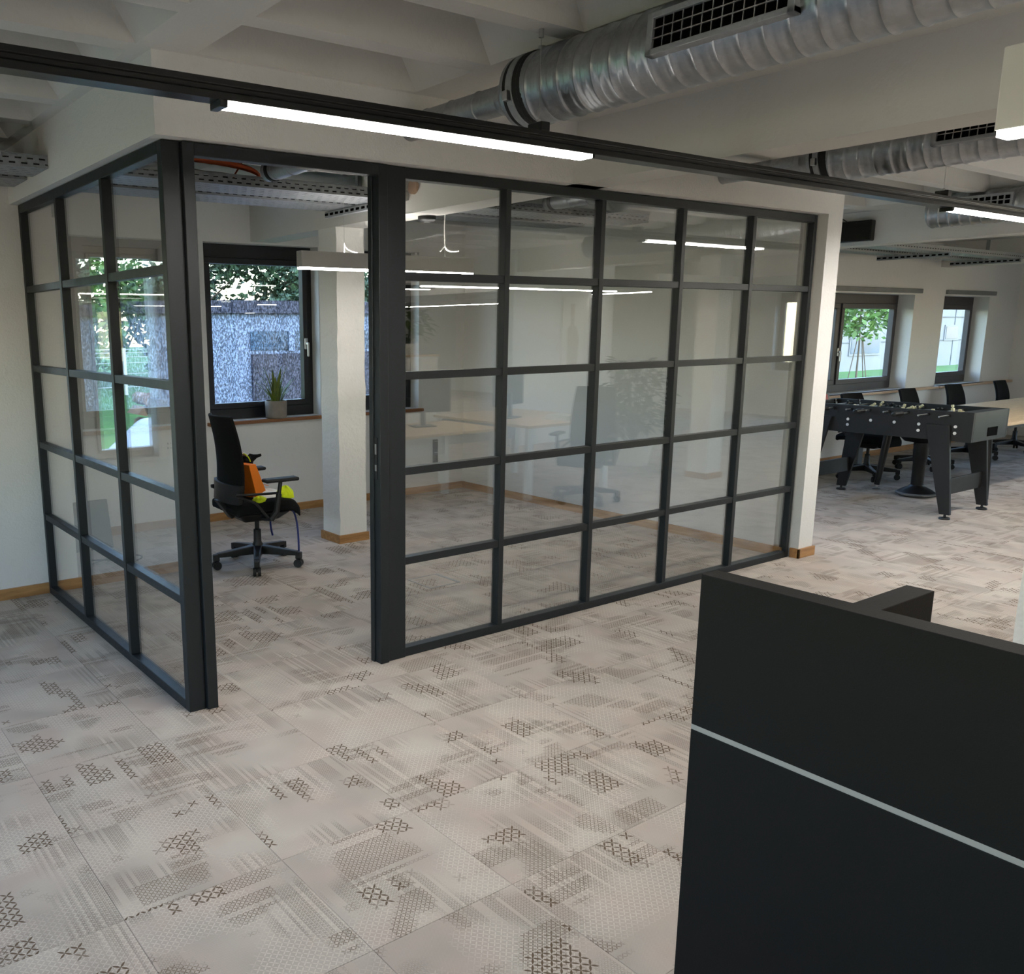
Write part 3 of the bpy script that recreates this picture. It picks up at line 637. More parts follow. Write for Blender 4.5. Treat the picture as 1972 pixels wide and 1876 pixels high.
# ================================================================== PENDANT LAMPS
def pendant(x0, x1, y0, y1, z0, z1, label, mat, cabx, zt=None):
    cx, cy = (x0+x1)/2, (y0+y1)/2; o = (cx, cy, z0); t = T('pendant_lamp', label, 'pendant lamp', o)
    MB(o).box(x0, x1, y0, y1, z0+.012, z1).build('housing', mat, t, bevel=.003)
    e = .004; MB(o).box(x0+e, x1-e, y0+e, y1-e, z0, z0+.0125).build('diffuser', m_ledp, t)
    MB(o).box(x0+.012, x1-.012, y0+.012, y1-.012, z1-.0005, z1+.0004).build('uplight', m_ledu, t)
    for (x, y) in cabx:
        MB(o).cyl((x, y, z1), (x, y, zt or ZC), .0011, 6).build('steel_cable', m_steel, t)
    return t
L1 = pendant(1.465, 2.86, 1.47, 1.53, 2.0, 2.11, 'grey box-shaped pendant lamp seen through the doorway in front of the column', m_lampgrey, [(1.80, 1.5), (2.62, 1.5)], 2.438)
o = tuple(L1.location)
MB(o).tube(bez((1.80, 1.5, 2.17), (1.81, 1.5, 2.13), (1.84, 1.5, 2.125), (1.90, 1.5, 2.112)), .004, 6).tube([(1.80, 1.5, 2.11), (1.80, 1.5, 2.17)], .003, 6).build('power_lead', m_cablewh, L1, smooth=True)
MB(o).tube([(2.62, 1.5, 2.438), (2.615, 1.5, 2.30), (2.62, 1.5, 2.19)], .0045, 6).tube(bez((2.62, 1.5, 2.19), (2.63, 1.5, 2.15), (2.68, 1.5, 2.15), (2.74, 1.5, 2.16)), .007, 6).tube([(2.62, 1.5, 2.19), (2.58, 1.5, 2.15)], .004, 6).build('power_lead', m_cablewh, L1, smooth=True)
pendant(.667, .727, -4.1, -2.613, 2.0, 2.165, 'white box-shaped pendant lamp cropped at the top right corner', m_lampwhite, [(.697, -3.1)])
pendant(6.7, 8.1, -4.68, -4.62, 2.08, 2.18, 'pendant lamp over the desks crosswise, mirrored in the long partition', m_lampgrey, [(7.0, -4.65), (7.8, -4.65)])
pendant(8.72, 8.78, -6.2, -4.6, 2.08, 2.18, 'pendant lamp lengthwise beyond the desks, mirrored in the long partition', m_lampgrey, [(8.75, -5.4)])
pendant(10.9, 10.96, -13.6, -9.6, 2.08, 2.18, 'very long pendant lamp at the far rear, mirrored in the long partition', m_lampgrey, [(10.93, -11), (10.93, -13)])
pendant(3.7, 5.2, -3.13, -3.07, 2.0, 2.11, 'added pendant lamp brightening the office above the oak desks', m_lampgrey, [(3.9, -3.1), (4.9, -3.1)])  # lamp put in to light the mirrored office
pendant(-3.4, -1.9, -5.03, -4.97, 2.08, 2.18, 'added unseen pendant lamp in the left rear of the office', m_lampgrey, [(-3.0, -5), (-2.3, -5)])  # out-of-view lamp added for fill light
pendant(.0, 1.5, -6.03, -5.97, 2.08, 2.18, 'added unseen pendant lamp behind the reception screen', m_lampgrey, [(.3, -6), (1.2, -6)])  # out-of-view lamp added to raise the room light
pendant(9.3, 11.0, -1.9, -1.84, 2.0, 2.10, 'added white pendant lamp brightening the side of the meeting table', m_lampwhite, [(9.6, -1.87), (10.7, -1.87)])  # lamp added out of view to brighten the meeting area
pendant(5.4, 6.6, -1.9, -1.84, 2.0, 2.10, 'added white pendant lamp near the open office column', m_lampwhite, [(5.6, -1.87), (6.4, -1.87)])  # added lamp, out of view, lighting the right-hand floor
# ceiling detector
sd = T('ceiling_sensor', 'small black round sensor under the beam behind the glass', 'sensor', (2.40, 1.42, ZB-.035))
MB().lathe([(0, 0), (.045, 0), (.060, .012), (.060, .035)], (0, 0, 0), 24).build('sensor_body', m_black, sd, smooth=True)
MB().lathe([(0, -.004), (.018, -.003), (.020, .001)], (0, 0, 0), 16).build('sensor_lens', m_greyplastic, sd, smooth=True)
# ================================================================== OFFICE CHAIRS
def chair(label, loc, rz, high=True, group=None, arms=True):
    t = T('office_chair', label, 'chair', loc, rz, group)          # faces +X locally
    for k in range(5):
        a = 2*PI*k/5+.50; c, s = math.cos(a), math.sin(a); R = .31
        lg = MB(); w0, w1 = .030, .020
        def sec(r, w, z0, z1): return [(c*r-s*w, s*r+c*w, z0), (c*r+s*w, s*r-c*w, z0), (c*r+s*w, s*r-c*w, z1), (c*r-s*w, s*r+c*w, z1)]
        lg.hexa(sec(.02, w0, .085, .15), sec(R*.95, w1, .085, .115)); lg.hexa(sec(R*.90, w1, .060, .112), sec(R+.012, w1*.9, .060, .108))
        L = lg.build('base_leg', m_black, t, bevel=.006)
        x, y = c*R, s*R; cs = MB()
        for sg in (-1, 1): cs.cyl((x-s*sg*.006-c*.012, y+c*sg*.006-s*.012, .030), (x-s*sg*.026-c*.012, y+c*sg*.026-s*.012, .030), .030, 16)
        cs.cyl((x, y, .03), (x, y, .065), .007, 8); cs.build('caster', m_black, t, smooth=True)
    MB().lathe([(.038, .08), (.038, .155), (.028, .17), (.026, .26), (.016, .265), (.016, .36)], (0, 0, 0), 20).build('gas_lift', m_black, t, smooth=True)
    MB().hexa([(-.13, -.10, .335), (.12, -.10, .335), (.12, .10, .335), (-.13, .10, .335)], [(-.20, -.16, .40), (.20, -.16, .40), (.20, .16, .40), (-.20, .16, .40)]).build('mechanism', m_black, t, bevel=.015)
    def seatfn(u, v):
        x, y = -.24+.50*u, -.24+.48*v; e = max(abs(2*u-1), abs(2*v-1)); z = .455+.015*math.sin(u*PI)-.05*max(0, (u-.8)/.2)**2-.018*max(0, e-.8)/.2
        r = 1-.10*max(0, (abs(2*v-1)-.6)/.4)**2; return ((x if u < .5 else x*r, y*(1-.10*max(0, u-.75)/.25), z), (0, 0, 1))
    MB().slab(seatfn, 12, 12, .066).build('seat', m_blackmat, t, smooth=True, bevel=.018)
    top = 1.075 if high else .90; b0 = .50
    def bfn(u, v):
        y = (-.225+.45*u)*(1-.16*v*v+(-.04 if v < .15 else 0)); z = b0+(top-b0)*v
        x = -.225-.045*v*v*(1.0 if high else 1.2)+.035*math.sin(v*PI)*.6 - .05*(1-(2*u-1)**2)+.03
        return ((x, y, z), (1, 0, .12))
    MB().slab(bfn, 12, 12, .024).build('backrest', m_blackmat, t, smooth=True, bevel=.006)
    MB().slab(lambda u, v: ((bfn(u, v*.22)[0][0]-.016, bfn(u, v*.22)[0][1]*1.03, bfn(u, v*.22)[0][2]-.01), (1, 0, .1)), 10, 4, .03).build('back_band', m_black, t, smooth=True)
    MB().prism([(-.30, -.04, .50), (-.27, -.04, .50), (-.16, -.04, .385), (-.20, -.04, .36)], (0, .08, 0)).build('back_spine', m_black, t, bevel=.006)
    if arms:
        for sg in (-1, 1):
            y = sg*.27
            A = MB(); A.tube([(-.02, sg*.17, .375), (.0, y-sg*.01, .385), (.03, y, .43), (.05, y, .55)], [.024, .024, .022, .02], 8)
            A.tube([(.05, y, .55), (.065, y, .635)], .014, 8); A.tube([(-.03, y*.98, .39), (-.12, y, .50), (-.24, y*.82, .555)], .010, 6); A.tube([(.05, y, .555), (-.10, y, .56), (-.24, y*.84, .56)], .009, 6)
            arm = A.build('armrest', m_black, t, smooth=True)
            MB().box(-.06, .19, y-.042, y+.042, .632, .658).build('arm_pad', m_rubber, arm, bevel=.012)
    return t
ch0 = chair('high-backed black mesh office chair with orange bag on its seat, in the doorway', (1.40, 2.058, 0), -.06)
# ---- things on that chair
CX0, CY0 = 1.41, 2.05
bag = T('paper_bag', 'orange paper gift bag standing on the mesh office chair', 'bag', (CX0-.03, CY0+.0, .492), .2)
def bagfn(z): return .085+.006*math.sin(z*30)
MB().hexa([(-.05, -.10, .0), (.05, -.10, .0), (.05, .10, .0), (-.05, .10, .0)], [(-.125, -.115, .25), (-.065, -.115, .25), (-.065, .115, .25), (-.125, .115, .25)]).build('bag_body', m_orange, bag, bevel=.003)
MB().tube(bez((-.06, -.05, .26), (-.08, -.05, .33), (-.09, .05, .33), (-.06, .05, .26)), .004, 6).build('bag_handle', m_yellow, bag)
MB().hexa([(.052, -.102, .085), (.054, -.102, .085), (.054, .102, .085), (.052, .102, .085)], [(.045, -.102, .09), (.047, -.102, .09), (.047, .102, .09), (.045, .102, .09)]).build('bag_fold', m_orange, bag)
gl = T('work_glove', 'black knitted glove poking out of the orange bag', 'glove', (CX0-.07, CY0+.02, .735))
g = MB()
for k in range(4): g.tube([(.0, -.04+k*.024, .0), (.05, -.05+k*.028, .045), (.085+.01*(k % 2), -.06+k*.032, .055-.01*k)], [.014, .013, .009], 8)
g.tube([(.0, .04, .0), (.02, .075, .04)], [.014, .010], 8); g.lathe([(.0, -.02), (.045, -.015), (.05, .02), (.03, .045), (0, .05)], (0, 0, 0), 14)
g.build('glove_body', m_blackmat, gl, smooth=True)
rb = T('striped_ribbon', 'red and white striped ribbon curling above the orange bag', 'ribbon', (CX0-.12, CY0+.03, .77))
for k in range(5): MB().tube(bez((-.02, -.04+k*.018, -.03), (-.01, -.045+k*.02, .05), (.03, -.04+k*.018, .06), (.05, -.03+k*.015, .0)), .005, 6).build('stripe', (m_red if k % 2 else m_whitecloth), rb)
cl = T('folded_cloth', 'crumpled hi-vis yellow and white cloth on the front of the chair seat', 'cloth', (CX0+.10, CY0-.10, .490))
def lump(mb, c, a, b, h, seed, n=18, m=9):
    r_ = random.Random(seed); ph = [r_.uniform(0, 6.28) for _ in range(6)]; vs = []
    for j in range(m+1):
        el = PI/2*j/m
        for i in range(n):
            t_ = 2*PI*i/n; w = 1+.10*math.sin(3*t_+ph[0])+.07*math.sin(5*t_+ph[1]+el*4)
            vs.append((c[0]+a*w*math.cos(t_)*math.cos(el), c[1]+b*w*math.sin(t_)*math.cos(el), c[2]+h*math.sin(el)*(1+.12*math.sin(4*t_+ph[2]))))
    fs = [(j*n+i, j*n+(i+1) % n, (j+1)*n+(i+1) % n, (j+1)*n+i) for j in range(m) for i in range(n)]+[tuple(range(n-1, -1, -1))]
    return mb.add(vs, fs)
lump(MB(), (.05, -.02, 0), .07, .06, .075, 2).build('yellow_fold', m_yellow, cl, smooth=True)
lump(MB(), (-.07, .05, 0), .12, .10, .06, 4).build('white_fold', m_whitecloth, cl, smooth=True)
lump(MB(), (-.17, -.06, 0), .05, .05, .035, 8).build('yellow_corner', m_yellow, cl, smooth=True)
cable('strap', 'dark blue strap hanging from the chair seat to the floor', [bez((CX0+.20, CY0-.08, .40), (CX0+.24, CY0-.14, .40), (CX0+.235, CY0-.15, .2), (CX0+.225, CY0-.16, .012)), bez((CX0+.10, CY0+.0, .38), (CX0+.12, CY0+.06, .33), (CX0+.14, CY0+.10, .25), (CX0+.17, CY0+.12, .17))], .007, m_bluecord, 'strap')
# ================================================================== SMALL THINGS IN THE GLASS ROOM
pp = T('potted_plant', 'snake plant in a grey ribbed pot on the oak window sill', 'plant', (2.41, 3.60, .858)); o = (2.41, 3.60, .858)
MB().lathe([(.0, 0), (.082, 0), (.094, .012), (.098, .15), (.094, .157), (.086, .157), (.084, .13), (0, .13)], (0, 0, 0), 28).build('pot', m_pot, pp, smooth=True)
MB().lathe([(0, .128), (.084, .132), (.0, .138)], (0, 0, 0), 20).build('soil', m_soil, pp)
rnd = random.Random(11)
for k in range(26):
    a = rnd.uniform(0, 2*PI); r0 = rnd.uniform(0, .055); ln = rnd.uniform(.13, .30)*(1.1 if r0 < .03 else .85); lean = rnd.uniform(.01, .06)+r0*.9
    c, s = math.cos(a), math.sin(a); w = .0155; vs = []; n = 6
    for i in range(n+1):
        q = i/n; rr_ = r0+lean*q*q*1.5; ww = w*(1-.15*q-.85*q**4)*(.7+.6*math.sin(min(1, q*1.6)*PI/2)); x, y, z = c*rr_, s*rr_, .13+ln*q
        vs += [(x-s*ww, y+c*ww, z), (x+c*.004, y+s*.004, z), (x+s*ww, y-c*ww, z), (x-c*.002, y-s*.002, z)]
    MB().add(vs, [(i*4+j, i*4+(j+1) % 4, (i+1)*4+(j+1) % 4, (i+1)*4+j) for i in range(n) for j in range(4)]).build('leaf_blade', m_blade, pp, smooth=True)
sk = T('socket_strip', 'vertical black socket strip on the white wall behind glass', 'socket', (4.21, 3.59, .40)); o = (4.21, 3.59, .40)
MB(o).box(4.185, 4.235, 3.575, 3.60, .27, .53).build('strip_body', m_black, sk, bevel=.003)
for z in (.40, .515): MB(o).box(4.19, 4.23, 3.572, 3.576, z-.003, z+.003).build('strip_line', m_alu, sk)
fb = T('floor_box', 'square flush floor outlet lid with a thin metal rim in the carpet', 'floor box', (2.145, 1.0, 0)); o = (2.145, 1.0, 0)
f_ = MB(o); f_.box(2.02, 2.27, .875, .881, .0005, .004).box(2.02, 2.27, 1.119, 1.125, .0005, .004).box(2.02, 2.026, .881, 1.119, .0005, .004).box(2.25, 2.27, .881, 1.119, .0005, .005)
f_.build('rim', m_zincdull, fb); MB(o).box(2.026, 2.25, .881, 1.119, .0005, .002).build('lid', m_carpet, fb)
jb = T('junction_box', 'small grey junction box high on the wall above the side window', 'junction box', (.62, 3.59, 2.50)); o = (.62, 3.59, 2.50)
MB(o).box(.575, .665, 3.555, 3.60, 2.46, 2.55).build('box_body', m_greyplastic, jb, bevel=.004)
MB(o).tube([(.62, 3.59, 2.55), (.62, 3.59, 2.60), (.72, 3.59, 2.63)], .006, 6).build('box_cable', m_cablegr, jb)
# ================================================================== RECEPTION SCREEN
rs_ = T('reception_screen', 'large black reception screen with a silver line in the right foreground', 'screen', (.255, -3.6, 0)); o = (.255, -3.6, 0)
SX0, SX1, SY, SZ = .228, .285, -2.333, 1.12
MB(o).box(SX0, SX1, -5.0, SY, .775, SZ).build('upper_panel', m_desk, rs_, bevel=.0015)
MB(o).box(SX0, SX1, -5.0, SY, .0, .763).build('lower_panel', m_desk, rs_, bevel=.0015)
MB(o).box(SX0+.0015, SX1-.0015, -5.0, SY+.0005, .763, .775).build('silver_strip', m_alu, rs_)
MB(o).box(SX1, .497, -2.680, -2.626, 0, SZ-.001).build('side_wing', m_desk, rs_, bevel=.0015)
MB(o).box(SX1, .95, -5.0, -2.70, .72, .745).build('desk_top', m_table, rs_, bevel=.002)
MB(o).box(.93, .97, -5.0, -4.96, 0, .72).build('desk_leg', m_whiteleg, rs_)
# ================================================================== FOOSBALL TABLE
FX0, FX1, FY0, FY1, FZ0, FZ1 = 6.88, 7.56, -.185, 1.34, .665, .915
ft = T('foosball_table', 'black foosball table with cream players beyond the white pier', 'foosball table', ((FX0+FX1)/2, .58, 0)); o = tuple(ft.location)
pt = .025
MB(o).box(FX0, FX0+pt, FY0, FY1, FZ0, FZ1).build('side_panel', m_foos, ft, bevel=.003)
MB(o).box(FX1-pt, FX1, FY0, FY1, FZ0, FZ1).build('side_panel', m_foos, ft, bevel=.003)
e1 = MB(o).box(FX0+pt, FX1-pt, FY0, FY0+.03, FZ0, FZ1).box(FX0+pt, FX1-pt, FY0+.03, FY0+.12, FZ1-.02, FZ1-.002).build('end_panel', m_foos, ft, bevel=.003)
MB(o).box(7.17, 7.36, FY0-.003, FY0+.002, .70, .775).build('ball_return_shade', m_openshade, e1)  # black plate standing for the shaded return hole
MB(o).box(FX0+pt, FX1-pt, FY1-.03, FY1, FZ0, FZ1).build('end_panel', m_foos, ft, bevel=.003)
MB(o).box(FX0+pt, FX1-pt, FY0+.03, FY1-.03, FZ1-.16, FZ1-.14).build('playfield', m_field, ft)
for sx in (FX0+.012, FX1-.012-.03):
    lx = FX0-.031 if sx < 7 else FX1+.001
    for s, yt0, yt1, yb0, yb1 in ((0, -.02, .17, -.105, -.02), (1, .99, 1.19, 1.17, 1.26)):
        lg = MB(o).prism([(lx, yt0, .80), (lx, yt1, .80), (lx, yb1, .04), (lx, yb0, .04)], (.030, 0, 0))
        L = lg.build('leg', m_foos, ft, bevel=.003); yb = (yb0+yb1)/2; xx = lx+.015
        f_ = MB(o); f_.lathe([(0, .0), (.042, .0), (.045, .006), (.040, .016), (.012, .02), (.008, .045)], (xx, yb, 0), 20); f_.build('levelling_foot', m_black, L, smooth=True)
for yb in (-.028, 1.16): MB(o).box(FX0-.001, FX1+.001, yb-.012, yb+.012, .20, .34).build('cross_bar', m_foos, ft, bevel=.003)
rodys = [FY0+.19+k*.165 for k in range(8)]
fig = random.Random(2)
for k, y in enumerate(rodys):
    out = .16 if k in (0, 1) else (.17 if k in (2, 4, 6) else .07)
    rod = MB(o).cyl((FX0-out-.02, y, FZ1-.035), (FX1+.14, y, FZ1-.035), .0075, 10).build('rod', m_steel, ft, smooth=True)
    hx = FX0-out
    if k >= 2 and k % 2 == 0:
        MB(o).lathe([(.0, -.06), (.016, -.058), (.019, -.02), (.015, .02), (.018, .05), (.010, .06), (0, .062)], (0, 0, 0), 14)
        h = MB(o); n = 14; pr = [(.010, hx-.085), (.020, hx-.08), (.022, hx-.03), (.018, hx+.03), (.021, hx+.06), (.009, hx+.07)]
        vs = [(x, y+r*math.cos(2*PI*i/n), FZ1-.035+r*math.sin(2*PI*i/n)) for i in range(n) for r, x in pr]; m = len(pr)
        h.add(vs, [(i*m+j, ((i+1) % n)*m+j, ((i+1) % n)*m+j+1, i*m+j+1) for i in range(n) for j in range(m-1)]+[tuple(i*m for i in range(n))]); h.build('handle', m_black, rod, smooth=True)
    MB(o).cyl((FX0-.004, y, FZ1-.035), (FX0-.016, y, FZ1-.035), .016, 14).build('rod_bush', m_black, rod)
    cnt = [1, 2, 3, 5, 5, 3, 2, 1][k]; mat = m_cream if k in (0, 1, 3, 5) else m_black
    for q in range(cnt):
        x = FX0+.10+(FX1-FX0-.2)*(q+.5)/cnt; a = fig.uniform(-.3, 1.9); ca, sa = math.cos(a), math.sin(a); zc = FZ1-.035
        def R_(u, w): return (y+u*ca-w*sa, zc+u*sa+w*ca)
        p = MB(o)
        def blk(w0, w1, hu, hx_):
            q4 = [R_(-hu, w0), R_(hu, w0), R_(hu, w1), R_(-hu, w1)]; p.prism([(x-hx_, a_, b_) for a_, b_ in q4], (2*hx_, 0, 0))
        blk(-.075, -.055, .014, .011); blk(-.055, -.012, .008, .010); blk(-.016, .026, .011, .016); blk(.026, .034, .006, .007); blk(.034, .056, .010, .010)
        p.build('player', mat, rod, bevel=.003)
for (y, z) in ((1.14, .79), (.85, .785), (.85, .735), (.645, .79), (.44, .79), (.235, .79), (.235, .735), (-.055, .79), (-.055, .735)):
    MB(o).cyl((FX0-.005, y, z), (FX0, y, z), .013, 14).build('bolt_cap', m_capwhite, ft)
sbx = T('score_box', 'small black and dark red box on the end of the foosball table', 'box', (7.15, 1.27, FZ1)); 
MB().hexa([(-.10, -.05, 0), (.08, -.05, 0), (.08, .05, 0), (-.10, .05, 0)], [(-.09, -.03, .075), (.07, -.03, .075), (.07, .05, .075), (-.09, .05, .075)]).build('box_body', m_black, sbx, bevel=.004)
MB().hexa([(-.06, -.052, .012), (.04, -.052, .012), (.04, -.05, .012), (-.06, -.05, .012)], [(-.06, -.035, .062), (.04, -.035, .062), (.04, -.033, .062), (-.06, -.033, .062)]).build('box_window', m_red, sbx)
# ================================================================== MEETING AREA
mt = T('meeting_table', 'long meeting table with oak top and black tapered legs', 'table', (10.1, .55, 0)); o = (10.1, .55, 0)
MB(o).box(7.72, 12.6, -.02, 1.10, .715, .745).build('table_top', m_table, mt, bevel=.003)
MB(o).box(7.9, 12.4, .08, 1.0, .665, .715).build('table_frame', m_blackmetal, mt)
for (x, y, sx, sy) in ((7.92, .96, -.05, .05), (7.92, .10, -.05, -.07), (10.1, .96, 0, .05), (10.1, .10, 0, -.05), (12.4, .96, .05, .05), (12.4, .10, .05, -.05)):
    L = MB(o).tube([(x, y, .69), (x+sx, y+sy, .045)], [.042, .026], 12).build('table_leg', m_blackmetal, mt, smooth=True)
    MB(o).lathe([(0, 0), (.034, 0), (.034, .006), (.010, .014), (.008, .05)], (x+sx, y+sy, 0), 16).build('levelling_foot', m_steel, L, smooth=True)
for k, (x, y, a, lab) in enumerate(((8.45, 1.42, -1.62, 'black office chair nearest the pier on the window side of the table'), (9.66, 1.40, -1.55, 'second black office chair from the pier on the window side'),
        (10.85, 1.42, -1.60, 'third black office chair from the pier on the window side'), (12.1, 1.38, -1.50, 'black office chair on the window side closest to the end wall'), (8.75, -.42, 1.75, 'black office chair on the near side of the meeting table, cropped by the photo edge'))):
    chair(lab, (x, y, 0), a, False, 'chairs around the meeting table')
ws = T('wobble_stool', 'black wobble stool with a wide domed foot behind the foosball table', 'stool', (7.80, .60, 0))
MB().lathe([(0, 0), (.13, .0), (.175, .022), (.178, .032), (.165, .040)], (0, 0, 0), 32).build('rubber_rim', m_greyplastic, ws, smooth=True)
MB().lathe([(.172, .034), (.13, .065), (.07, .095), (.062, .11)], (0, 0, 0), 32).build('domed_foot', m_black, ws, smooth=True)
MB().lathe([(.055, .10), (.055, .33), (.062, .34), (.066, .52), (.04, .54)], (0, 0, 0), 24).build('stool_column', m_black, ws, smooth=True)
MB().lathe([(0, .53), (.15, .535), (.185, .57), (.18, .60), (.12, .615), (0, .605)], (0, 0, 0), 28).build('stool_seat', m_blackmat, ws, smooth=True)
ct = T('cloth_heap', 'small heap of green and black straps on the meeting table', 'straps', (8.15, .45, .745))
for k in range(5): MB().tube(bez((-.12+.04*k, -.05, .012), (-.1, .02+.02*k, .05), (.05+.03*k, -.02, .03), (.12, .06-.03*k, .012)), .012, 6).build('strap', [m_black, m_field, m_black, m_red, m_black][k], ct, smooth=True)
rl = T('tape_roll', 'yellow and brown tape roll at the edge of the meeting table', 'tape roll', (8.30, .13, .745))
MB().lathe([(.026, 0), (.048, 0), (.048, .03), (.026, .03), (.026, 0)], (0, 0, 0), 24).build('roll', m_table, rl, smooth=True)
MB().lathe([(.023, -.0005), (.0265, -.0005), (.0265, .0305), (.023, .0305), (.023, -.0005)], (0, 0, 0), 24).build('roll_core', m_cork, rl, smooth=True)
pc = T('power_post', 'slim grey and black power post by the window wall under the foosball table', 'power post', (9.1, 1.85, 0))
MB().box(-.05, .05, -.03, .03, 0, .62).build('post_body', m_greyplastic, pc, bevel=.004)
for z in (.42, .52): MB().box(-.054, -.049, -.026, .026, z, z+.08).build('socket', m_black, pc)
sk2 = T('wall_display', 'black rectangular display box on the white beam near the pier', 'display', (7.22, 1.13, 2.48)); o = (7.22, 1.13, 2.48)
MB(o).box(7.17, 7.25, .965, 1.60, 2.39, 2.575).build('display_body', m_lampblack, sk2, bevel=.010)
MB(o).box(7.167, 7.171, 1.24, 1.31, 2.396, 2.400).build('maker_mark', m_capwhite, sk2)
MB(o).tube(bez((7.22, 1.33, 2.57), (7.21, 1.30, 2.62), (7.21, 1.26, 2.62), (7.22, 1.22, 2.575)), .004, 6).build('display_cable', m_black, sk2)
# ================================================================== OFFICE BEHIND (seen mirrored in the glass)
def desk(label, x0, x1, y0, y1):
    t = T('desk', label, 'desk', ((x0+x1)/2, (y0+y1)/2, 0)); o = tuple(t.location)
    MB(o).box(x0, x1, y0, y1, .70, .725).build('desk_top', m_table, t, bevel=.003)
    for x in (x0+.04, x1-.10):
        for y in (y0+.04, y1-.10): MB(o).box(x, x+.06, y, y+.06, 0, .70).build('desk_leg', m_whiteleg, t)
    MB(o).box(x0+.1, x1-.1, y0+.06, y0+.08, .40, .70).build('modesty_panel', m_whiteleg, t)
    return t
desk('oak topped desk with white legs nearest the glass', 2.75, 4.28, -3.45, -2.60)
desk('oak topped desk with white legs farther along', 4.55, 5.75, -4.0, -2.55)
desk('oak topped desk with white legs in the second row', 4.0, 5.6, -6.4, -5.6)
def monitor(label, x, y, rz):
    t = T('computer_monitor', label, 'monitor', (x, y, .725), rz)
    MB().box(-.11, .11, -.08, .08, 0, .012).build('stand_foot', m_black, t, bevel=.004)
    MB().box(-.02, .02, -.01, .02, .012, .25).build('stand_neck', m_black, t)
    MB().box(-.29, .29, -.03, -.005, .13, .49).build('display', m_lampblack, t, bevel=.004); return t
monitor('computer monitor on the desk nearest the glass', 3.75, -3.15, .25)
monitor('computer monitor on the desk farther along', 4.95, -3.25, -.3)
chair('black office chair between the two oak desks', (5.02, -2.26, 0), 2.7, True)
bk = T('paper_stack', 'stack of white papers on the desk farther along', 'papers', (5.25, -2.8, .725))
for k in range(4): MB().box(-.11+.01*k, .10+.006*k, -.15+.008*(k % 2), .14, k*.012, k*.012+.011).build('sheet_pile', m_paper, bk)
sb = T('sideboard', 'white sideboard with oak edge behind the desks', 'sideboard', (4.35, -4.7, 0)); o = (4.35, -4.7, 0)
MB(o).box(3.65, 5.0, -4.95, -4.5, 0, 1.32).build('cabinet_body', m_whiteleg, sb, bevel=.003)
MB(o).box(3.63, 5.02, -4.97, -4.48, 1.32, 1.34).build('cabinet_top', m_table, sb)
for x in (3.67, 4.11, 4.56): MB(o).box(x, x+.42, -4.5, -4.485, .03, 1.30).build('cabinet_door', m_lampwhite, sb, bevel=.002)
def bush(label, loc, h, r, n, pot=True, seed=1, mat=m_leaf, lw=.05):
    t = T('leafy_plant', label, 'plant', loc); rd = random.Random(seed)
    MB().lathe([(0, 0), (r*.42, 0), (r*.55, h*.24), (r*.5, h*.24), (r*.48, h*.22), (0, h*.22)], (0, 0, 0), 20).build('pot', m_lampwhite, t, smooth=True)
    mb = MB(); sm = MB()
    for k in range(n):
        a = rd.uniform(0, 2*PI); e = rd.uniform(.15, 1.0); rr_ = r*rd.uniform(.2, 1)*math.sin(min(1, e+.2)*PI*.75); p = Vector((rr_*math.cos(a), rr_*math.sin(a), h*.22+h*.78*e))
        d = Vector((math.cos(a), math.sin(a), rd.uniform(-.7, .6))).normalized(); s_ = d.cross(Vector((0, 0, 1))).normalized(); L = lw*rd.uniform(1.6, 3); w = L*.32; dn = Vector((0, 0, -.25*L))
        mb.add([p, p+d*L*.5+s_*w, p+d*L+dn, p+d*L*.5-s_*w, p+d*L*.5+Vector((0, 0, -.12*L))], [(0, 1, 4), (1, 2, 4), (2, 3, 4), (3, 0, 4)])
        if k % 6 == 0: sm.tube([(0, 0, h*.2), (p.x*.4, p.y*.4, p.z*.6), tuple(p)], .004, 5)
    tag(mb.build('foliage', mat, t), None, None, None, 'stuff'); sm.build('stem', m_leafdark, t); return t
bush('trailing green plant on the white sideboard', (4.72, -4.7, 1.34), .52, .26, 170, True, 3)
bush('tall floor plant by the far desks', (7.25, -3.55, 0), 1.25, .45, 380, True, 9, m_leafdark, .06)
ar = T('wall_picture', 'pale framed figure sketch on the rear partition', 'picture', (8.35, -5.6, 1.55)); o = (8.35, -5.6, 1.55)
MB(o).box(8.13, 8.57, -5.62, -5.6, 1.05, 2.05).build('picture_sheet', m_paper, ar)
MB(o).prism([(8.24, -5.597, 1.08), (8.44, -5.597, 1.08), (8.47, -5.597, 1.45), (8.42, -5.597, 1.62), (8.36, -5.597, 1.66), (8.37, -5.597, 1.95), (8.28, -5.597, 1.95), (8.29, -5.597, 1.66), (8.23, -5.597, 1.60)], (0, .003, 0)).build('picture_print', m_sketch, ar)
struct(B(7.2, 9.2, -5.75, -5.62, 0, ZTOP), 'wall_inner', m_white, 'white inner wall stub behind the desks', 'wall')
rp = T('rear_partition', 'dark framed glass partition across the rear office', 'glass partition', (3.8, -7.0, 0)); o = (3.8, -7.0, 0)
for x in (1.9, 2.85, 3.8, 4.75, 5.7): MB(o).box(x-.02, x+.02, -7.03, -6.97, 0, 2.36).build('mullion', m_frame, rp)
for z in (.02, .95, 1.42, 1.88, 2.34): MB(o).box(1.9, 5.7, -7.025, -6.975, z-.02, z+.02).build('transom', m_frame, rp)
